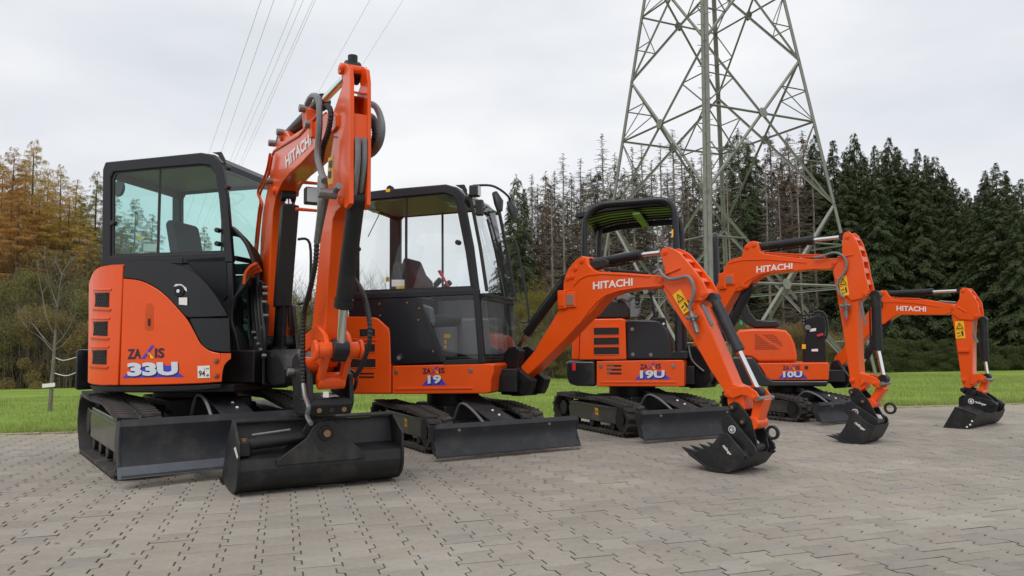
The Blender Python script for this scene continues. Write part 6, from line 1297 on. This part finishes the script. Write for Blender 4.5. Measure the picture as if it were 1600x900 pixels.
bm_, _ = beam(BC, C_, 'boom', [(1072, 578), (1073, 564), (1096, 500), (1114, 457), (1123, 438), (1130, 423), (1135, 411), (1141, 406), (1158, 401), (1163, 384), (1170, 378), (1177, 376.5), (1183, 378), (1187, 392), (1194, 396.5), (1217, 400), (1271, 405), (1305, 403), (1309, 410), (1305, 416), (1295, 421), (1271, 421), (1237, 424), (1207, 427), (1190, 430), (1176, 438), (1168, 449), (1160, 453), (1148, 456), (1127, 492), (1094, 560), (1087, 580), (1078, 584)], .075, .009)
S_ = BC.surf(.075)
lettering('HITACHI', (1182, 426.2), (1238.5, 420.8), (1182, 416), S_, 'letter_white', bm_, .004, .03)
pins(BC, bm_, BC.T([(1079, 573), (1178, 382.5), (1167, 386), (1161, 447), (1303, 410)], .075), -.09, .086, .024)
lamp(BC, [(1123, 452), (1133, 426)], -.03, .10, bm_, glass='orange'); lamp(BC, [(1132, 446), (1147, 428)], .0, .09, bm_)
m = MB(); m.prism(BC, thick(BC.T([(1139, 412), (1160, 407), (1200, 406), (1260, 411)], .075), .009), .074, .083); m.build('weld_rim', 'orange', bm_, bevel=.003)
m = MB(); m.prism(BC, thick(BC.T([(1150, 452), (1168, 440), (1182, 431), (1206, 424), (1240, 421)], .075), .009), .074, .083); m.build('weld_rim', 'orange', bm_, bevel=.003)
for dy in (0, 3): hose(BC, bm_, [(1196, 395+dy), (1230, 397+dy), (1262, 398.5+dy), (1290, 399+dy)], .03, .010, 'orange_worn', name='boom_pipe')
am_, _ = beam(BC, C_, 'arm', [(1308, 400), (1330, 400), (1348, 440), (1350, 462), (1341, 472), (1340, 488), (1342, 553), (1344, 583), (1352, 586), (1352, 606), (1342, 613), (1331, 610), (1327, 588), (1319, 529), (1309, 470), (1301, 424)], .068, .008)
ribbed_ear(BC, am_, [(1317, 368), (1320, 363), (1326, 361.5), (1332, 366), (1340, 380), (1348, 406), (1352, 430), (1358, 454), (1356, 461), (1346, 466), (1330, 470), (1312, 450), (1303, 430), (1306, 414), (1316, 408), (1316, 386)], .080, .018, ribs=[((1335, 369), (1338, 374)), ((1342, 383), (1345, 390)), ((1348, 400), (1350, 408)), ((1351, 418), (1352, 426)), ((1354, 436), (1356, 444))])
pins(BC, am_, BC.T([(1324, 370), (1352, 459), (1331, 594)], .08), -.09, .094, .022)
m = MB(); m.prism(BC, thick(BC.T([(1310, 403), (1322, 401), (1333, 399)], .08), .014), .078, .094); m.build('arm_rib', 'orange', am_, bevel=.004)
warn_sticker([(1310, 433), (1323, 430.5), (1327, 461), (1314, 463)], BC.surf(.0835), am_)
TC = lambda x, y, b=0: BC.t(x, y, b)
hyd(BC, 0, TC(1187, 386), TC(1272, 375), TC(1319, 370), .042, .019, C_, 'arm_cylinder')
hyd(BC, 0, (TC(1360, 462)[0]+.05, TC(1360, 462)[1]), (TC(1366, 548)[0]+.03, TC(1366, 548)[1]), (TC(1376, 592)[0]+.03, TC(1376, 592)[1]), .044, .020, C_, 'bucket_cylinder')
hyd(BC, 0, TC(1173, 448), TC(1130, 530), TC(1108, 560), .046, .022, C_, 'boom_cylinder')
hose(BC, C_, [(1272, 402), (1283, 401), (1296, 396), (1306, 395), (1316, 399), (1322, 408), (1322, 420), (1316, 430), (1310, 438), (1308, 448), (1310, 455)], .11, .013, 'hose_grey', corr=.012)
hose(BC, C_, [(1310, 455), (1314, 461), (1320, 465)], .11, .013, 'hose_grey')
valve(BC, am_, [(1321, 470), (1322, 497)], .11, tip='red_plastic')
hose(BC, C_, [(1346, 472), (1348, 485), (1351, 500), (1352, 508)], .05, .012, 'hose_grey')
linkage(BC, C_, [(1344, 584), (1351, 585), (1363, 588), (1373, 594), (1378, 601), (1374, 606), (1366, 605), (1358, 598), (1350, 598), (1344, 604)], ((1381, 603), (1364, 630), .040), .07, [(1366, 599)], (1383, 599))
coupler_and_bucket(BC, C_, 1.0, [(1327, 612), (1334, 605.5), (1341, 607.5), (1358, 627), (1364, 639), (1373, 656), (1371, 663), (1362, 663), (1348, 646), (1329, 625)],
    [(1318, 634), (1324, 627.5), (1331, 627), (1372, 655), (1374, 662), (1366, 667), (1350, 667), (1331, 652), (1320, 644)],
    [(1325, 640), (1334, 642), (1352, 658), (1366, 666), (1360, 676), (1356, 688), (1346, 695), (1332, 696.5), (1318, 692), (1303, 685), (1309, 682), (1319, 668), (1326, 652)],
    [(1302, 684), (1318, 692), (1332, 697), (1346, 695.5), (1356, 688), (1363, 676), (1367, 666)],
    [(1289, 680), (1302, 685), (1309, 682)], .38, .085, [(1331, 612.5), (1348.5, 627), (1367, 659)], ((1391, 638), .055), ((1336, 644), .030), [(1368, 646), (1377, 648), (1381, 654), (1372, 653)], [(1334.5, 662.5), (1350, 674.5), (1338, 658.5)])
# ------------------------------------------------------------------ EXCAVATOR D: the smallest, far right
CD = (3.50, 9.55); UD = Fr(CD, 62); HD = Fr(CD, 17); SD = (4.22, 9.42); BD = Fr(SD, 50)
D_ = root('mini_excavator', (*CD, 0), -R(62), 'smallest orange mini excavator, far right, with open seat, roll bar and tilted wide bucket', 'excavator', GRP)
undercarriage(D_, UD, 1.36, .96, .19, .34, (1.02, .03, .25, .98), zmid=.49, lug=.068)
b = .42; SDs = HD.surf(b)
PX('base_skirt', 'orange', HD, D_, [(1183, 567), (1295, 566.5), (1296, 570), (1295, 594), (1204, 594), (1198, 590), (1191, 578)], b, .8, .012); sk = D_.children[-1]
PX('lower_frame', 'counterweight', HD, D_, [(1138, 600), (1138, 563), (1148, 558), (1176, 558), (1183, 566), (1193, 583), (1200, 591), (1208, 595), (1295, 595), (1292, 604), (1190, 604), (1150, 603)], b+.008, .82, .02, seg=4)
PX('engine_hood', 'orange', HD, D_, [(1150, 556), (1149, 530), (1151, 519), (1156, 515), (1175, 513.5), (1210, 513.5), (1228, 516), (1236, 524), (1242, 537), (1245.5, 553), (1246, 565), (1184, 566), (1174, 559)], b-.02, .76, .035, seg=4); hd = D_.children[-1]
bb = b-.018
g = MB(); rows = 0
for iy in range(9):
    for ix in range(17):
        x = 1180+ix*2.6+(iy % 2)*1.3; y = 523.5+iy*2.7
        inL = x < 1201 and y > 523 and (x-1180) > -1; dg = abs((y-523)-(x-1186)*.62)
        if dg < 2.6 or x > 1222 or (x > 1210 and y < 523+(x-1210)*1.2) : continue
        a, z = HD.t(x, y, bb); g.prism(HD, arc((a, z), .0062, 0, 300, 5), bb-.004, bb+.003)
g.build('vent_holes', 'grille', hd, kind='stuff')
PX('battery_cover', 'frame_dark', HD, D_, [(1120, 600), (1120, 560), (1140, 557), (1140, 600)], b-.1, .6, .02)
badge(SDs, sk, ((1223, 578), (1250, 577.5), (1223, 571.5)), ((1223.5, 590), (1253.5, 589.5), (1223.5, 580.2)), [(1216, 591.5), (1262, 591.5), (1252, 581), (1226, 581)], '10U')
bolt(HD, *HD.t(1260, 574, b), b, sk, .022, 'vinyl')
sD = PX('seat', 'vinyl', HD, D_, [(1164, 505), (1157, 485), (1157, 474), (1161, 470), (1167, 474), (1173, 489), (1182, 499), (1200, 501), (1214, 500.5), (1218.5, 506), (1217, 511), (1180, 512)], .22, .44, .02, seg=3)
PX('seat_base', 'vinyl', HD, sD, [(1180, 515), (1184, 507), (1212, 507), (1212, 515)], .18, .36, .01)
PX('seat_backrest', 'vinyl', HD, sD, [(1160, 497), (1151, 475), (1153, 462), (1159, 462), (1165, 478), (1168, 497)], .16, .38, .02, seg=3)
PX('belt_buckle', 'green_plastic', HD, sD, [(1155, 503), (1159, 500), (1161, 506), (1158, 509)], .26, .03, .004)
# roll bar across the machine behind the seat
a, z1_ = HD.t(1118, 370, 0); zz = HD.t(1118, 440, 0)[1]
m = MB(); m.tube(smoothpath([HD.w(a, .30, .62), HD.w(a, .30, z1_-.22), HD.w(a, .27, z1_-.07), HD.w(a, .17, z1_), HD.w(a, -.17, z1_), HD.w(a, -.27, z1_-.07), HD.w(a, -.30, z1_-.22), HD.w(a, -.30, .62)], 5), .036, 14); m.build('roll_bar', 'cab_grey', D_)
# control column
PX('control_column', 'dark_plastic', HD, D_, [(1256, 566), (1256, 545), (1260, 520), (1257, 507), (1262, 497), (1278, 492), (1288, 495), (1291, 510), (1289, 525), (1291, 566)], .10, .26, .012); cc = D_.children[-1]
decal('label', [(1265, 514), (1275, 512.5), (1275, 517), (1265, 518.5)], HD.surf(.10), 'white_paint', cc, .004); decal('label', [(1268, 545.5), (1278, 545), (1278, 549), (1268, 549)], HD.surf(.10), 'white_paint', cc, .004)
PX('red_handle', 'red_plastic', HD, cc, [(1276, 523), (1286, 520.5), (1287, 524), (1277, 526.5)], .13, .03, .004); PX('warning_sticker', 'warn_yellow', HD, cc, [(1253, 538), (1259, 538), (1259, 545), (1253, 545)], .102, .004, 0)
bl_ = MB(); a, z = HD.t(1262, 512, .1); bl_.tube([HD.w(a, .1, z), HD.w(a, .14, z)], .035, 14); bl_.build('lever_housing', 'grey_plastic', cc, bevel=.01)
for (x0, y0), (x1, y1), bx in (((1254, 500), (1249, 462), .05), ((1266, 490), (1261, 460), -.05), ((1284, 505), (1275, 481), -.1)):
    hose(HD, D_, [(x0, y0), ((x0+x1)/2, (y0+y1)/2-1), (x1, y1)], bx, .011, 'vinyl', name='control_lever'); lv = D_.children[-1]
    (a, z), (a2, z2) = HD.t(x1, y1+(12 if bx > -.1 else 4), bx), HD.t(x1-1, y1-1, bx); m = MB(); m.tube([HD.w(a, bx, z), HD.w(a*.5+a2*.5, bx, (z+z2)/2), HD.w(a2, bx, z2)], [.016, .026, .020], 10); m.build('lever_grip', 'vinyl', lv)
hose(HD, D_, [(1271, 497), (1272, 488), (1279, 486.5), (1287, 489), (1291, 498), (1293, 512), (1291, 526), (1286, 533)], .0, .014, 'vinyl', name='hand_rail')
hose(HD, D_, [(1256, 506), (1256, 500), (1257, 492)], .05, .03, 'vinyl', corr=.016, name='bellows'); hose(HD, D_, [(1268, 500), (1267, 492), (1266, 487)], -.05, .028, 'vinyl', corr=.016, name='bellows')
yk = yoke(BD, D_, [(1299, 565), (1296, 580), (1297, 600), (1303, 607), (1320, 606), (1327, 597), (1327, 590), (1314, 572), (1308, 562)], .11)
m = MB(); m.box(BD, -.25, .1, -.09, .09, .42, .50); m.tube([BD.w(-.05, 0, .40), BD.w(-.05, 0, .7)], .06, 20); m.box(HD, .4, .7, -.15, .15, .45, .6); m.build('swing_post', 'frame_dark', D_, bevel=.01)
bm_, _ = beam(BD, D_, 'boom', [(1301, 572), (1304, 558), (1317, 544), (1345, 503), (1362, 478), (1367, 464), (1370, 457), (1377, 453.5), (1384, 454), (1389, 462), (1395, 467), (1420, 468.5), (1458, 470), (1489, 475), (1494, 480.5), (1491, 486), (1477, 492), (1440, 492), (1402, 492), (1393, 497), (1382, 506), (1370, 509), (1352, 528), (1322, 564), (1313, 575), (1305, 578)], .065, .008)
S_ = BD.surf(.065)
lettering('HITACHI', (1401, 485.6), (1447, 487), (1401, 477.6), S_, 'letter_white', bm_, .004, .03)
pins(BD, bm_, BD.T([(1307, 570), (1379, 458), (1489, 481)], .065), -.08, .076, .022)
lamp(BD, [(1365, 481), (1376, 470)], .05, .12, bm_, glass='lamp_clear', m='vinyl')
m = MB(); m.prism(BD, thick(BD.T([(1366, 475), (1390, 472), (1430, 474), (1470, 480)], .065), .008), .064, .072); m.build('weld_rim', 'orange', bm_, bevel=.002)
hose(BD, bm_, [(1395, 466), (1430, 467), (1460, 471)], .03, .010, 'orange_worn', name='boom_pipe'); hose(BD, bm_, [(1468, 471), (1480, 472), (1494, 473)], .05, .014, 'zinc', name='boom_pipe')
am_, _ = beam(BD, D_, 'arm', [(1488, 478), (1510, 476), (1524, 490), (1522, 499), (1520, 520), (1520, 583), (1524, 590), (1521, 604), (1514, 607), (1505, 606), (1502, 594), (1496, 551), (1489, 504), (1486, 490)], .060, .007)
ribbed_ear(BD, am_, [(1499, 467), (1500, 453), (1505, 449.5), (1511, 450), (1517, 456), (1528, 473), (1531, 493), (1528, 498), (1520, 500), (1500, 499), (1487, 490), (1491, 479)], .070, .016, ribs=[((1513, 452), (1516, 456)), ((1520, 461), (1523, 466)), ((1526, 472), (1528, 480))])
pins(BD, am_, BD.T([(1505, 454), (1525, 494), (1505.5, 594)], .07), -.08, .083, .020)
m = MB(); m.prism(BD, thick(BD.T([(1495, 480), (1503, 484), (1510, 488)], .07), .012), .068, .082); m.build('arm_rib', 'orange', am_, bevel=.003)
PX('hose_bracket', 'orange', BD, am_, [(1496, 545), (1514, 545.5), (1514, 550), (1496, 550)], .085, .03, .003)
warn_sticker([(1492, 502), (1506, 501.5), (1509, 528.5), (1493.5, 529)], BD.surf(.0615), am_)
TD = lambda x, y, b=0: BD.t(x, y, b)
hyd(BD, 0, TD(1388, 459), TD(1458, 456), TD(1501, 454), .036, .016, D_, 'arm_cylinder')
hyd(BD, 0, (TD(1531, 500)[0]+.04, TD(1531, 500)[1]), (TD(1536, 565)[0]+.02, TD(1536, 565)[1]), (TD(1540, 588)[0]+.02, TD(1540, 588)[1]), .036, .016, D_, 'bucket_cylinder')
hyd(BD, 0, TD(1388, 503), TD(1352, 560), TD(1330, 592), .038, .018, D_, 'boom_cylinder')
hose(BD, D_, [(1522, 501), (1521, 515), (1524, 528), (1528, 535)], .05, .011, 'hose_grey')
linkage(BD, D_, [(1517, 585), (1528, 584), (1540, 589), (1544, 595), (1540, 599), (1532, 595), (1526, 595), (1521, 601), (1516, 600)], ((1541, 594), (1534, 612), .036), .06, [(1533.5, 593)], (1546, 593))
cq = None
cpl = BD.T([(1502, 608), (1506, 604.5), (1513, 606), (1533, 612), (1548, 622), (1560, 633), (1556, 639), (1546, 634), (1530, 624), (1510, 618), (1504, 614)], .08)
for b0, b1 in ((.064, .08), (-.08, -.064)):
    m = MB(); m.prism(BD, cpl, b0, b1); o = m.build('quick_coupler' if cq is None else 'coupler_plate', 'black_paint', D_ if cq is None else cq, bevel=.004); cq = cq or o
bod = BD.T([(1503, 624), (1509, 617), (1517, 617), (1550, 626), (1559, 633), (1557, 642), (1549, 646), (1530, 640), (1508, 633), (1505, 638), (1503, 634)], .12)
for b0, b1 in ((.10, .12), (-.12, -.10)):
    m = MB(); m.prism(BD, bod, b0, b1); k = m.build('coupler_cheek', 'black_paint', cq, bevel=.005)
for x, y in ((1506, 609), (1523, 614), (1551, 632)): boss(BD, *TD(x, y, .08), -.13, .13, .024, 16).build('coupler_pin', 'black_paint', cq, bevel=.004)
a, z = TD(1517.5, 627, .12); g = boss(BD, a, z, .12, .126, .030, 18).build('round_sticker', 'white_paint', cq); m = MB(); m.ring(BD, arc((a, z), .022, 0, 342, 19), arc((a, z), .015, 0, 342, 19), .126, .128); m.build('sticker_symbol', 'decal_navy', g)
lettering('r\u00e4dlinger', (1523, 630), (1541, 635), (1524, 626), BD.surf(.12), 'white_paint', cq, .006, .03)
m = MB(); m.prism(BD, [TD(1503, 621, 0), TD(1508, 617, 0), TD(1510, 634, 0), TD(1503, 638, 0)], -.1, .1); m.build('coupler_cheek', 'black_paint', cq, bevel=.005)
# wide ditching bucket: end plates and trough running away across the frame
WB = .46; ep = BD.T([(1492, 635.5), (1525, 647), (1521, 659), (1514, 668), (1506, 672), (1490, 673), (1469, 675), (1472, 670)], WB)
bk = None
for b0, b1 in ((WB-.014, WB), (-WB, -WB+.014)):
    m = MB(); m.prism(BD, ep, b0, b1); o = m.build('bucket' if bk is None else 'side_plate', 'bucket_black', D_ if bk is None else bk, bevel=.003); bk = bk or o
tr = BD.T([(1469, 675), (1490, 673.5), (1506, 672), (1514, 668), (1521, 659), (1525, 648)], WB); m = MB(); m.prism(BD, thick(tr, .012), -WB+.001, WB-.001); m.build('bucket_shell', 'bucket_black', bk, smooth=60)
tp_ = BD.T([(1525, 647.5), (1505, 640), (1493, 636)], WB); m = MB(); m.prism(BD, thick(tp_, .012), -WB, WB*1.0); m.build('top_plate', 'bucket_black', bk, smooth=30)
for x, y in ((1519, 658), (1516, 663.5), (1511, 667)): a, z = BD.t(x, y, WB); boss(BD, a, z, WB, WB+.004, .010, 10).build('bolt_hole', 'white_paint', bk)
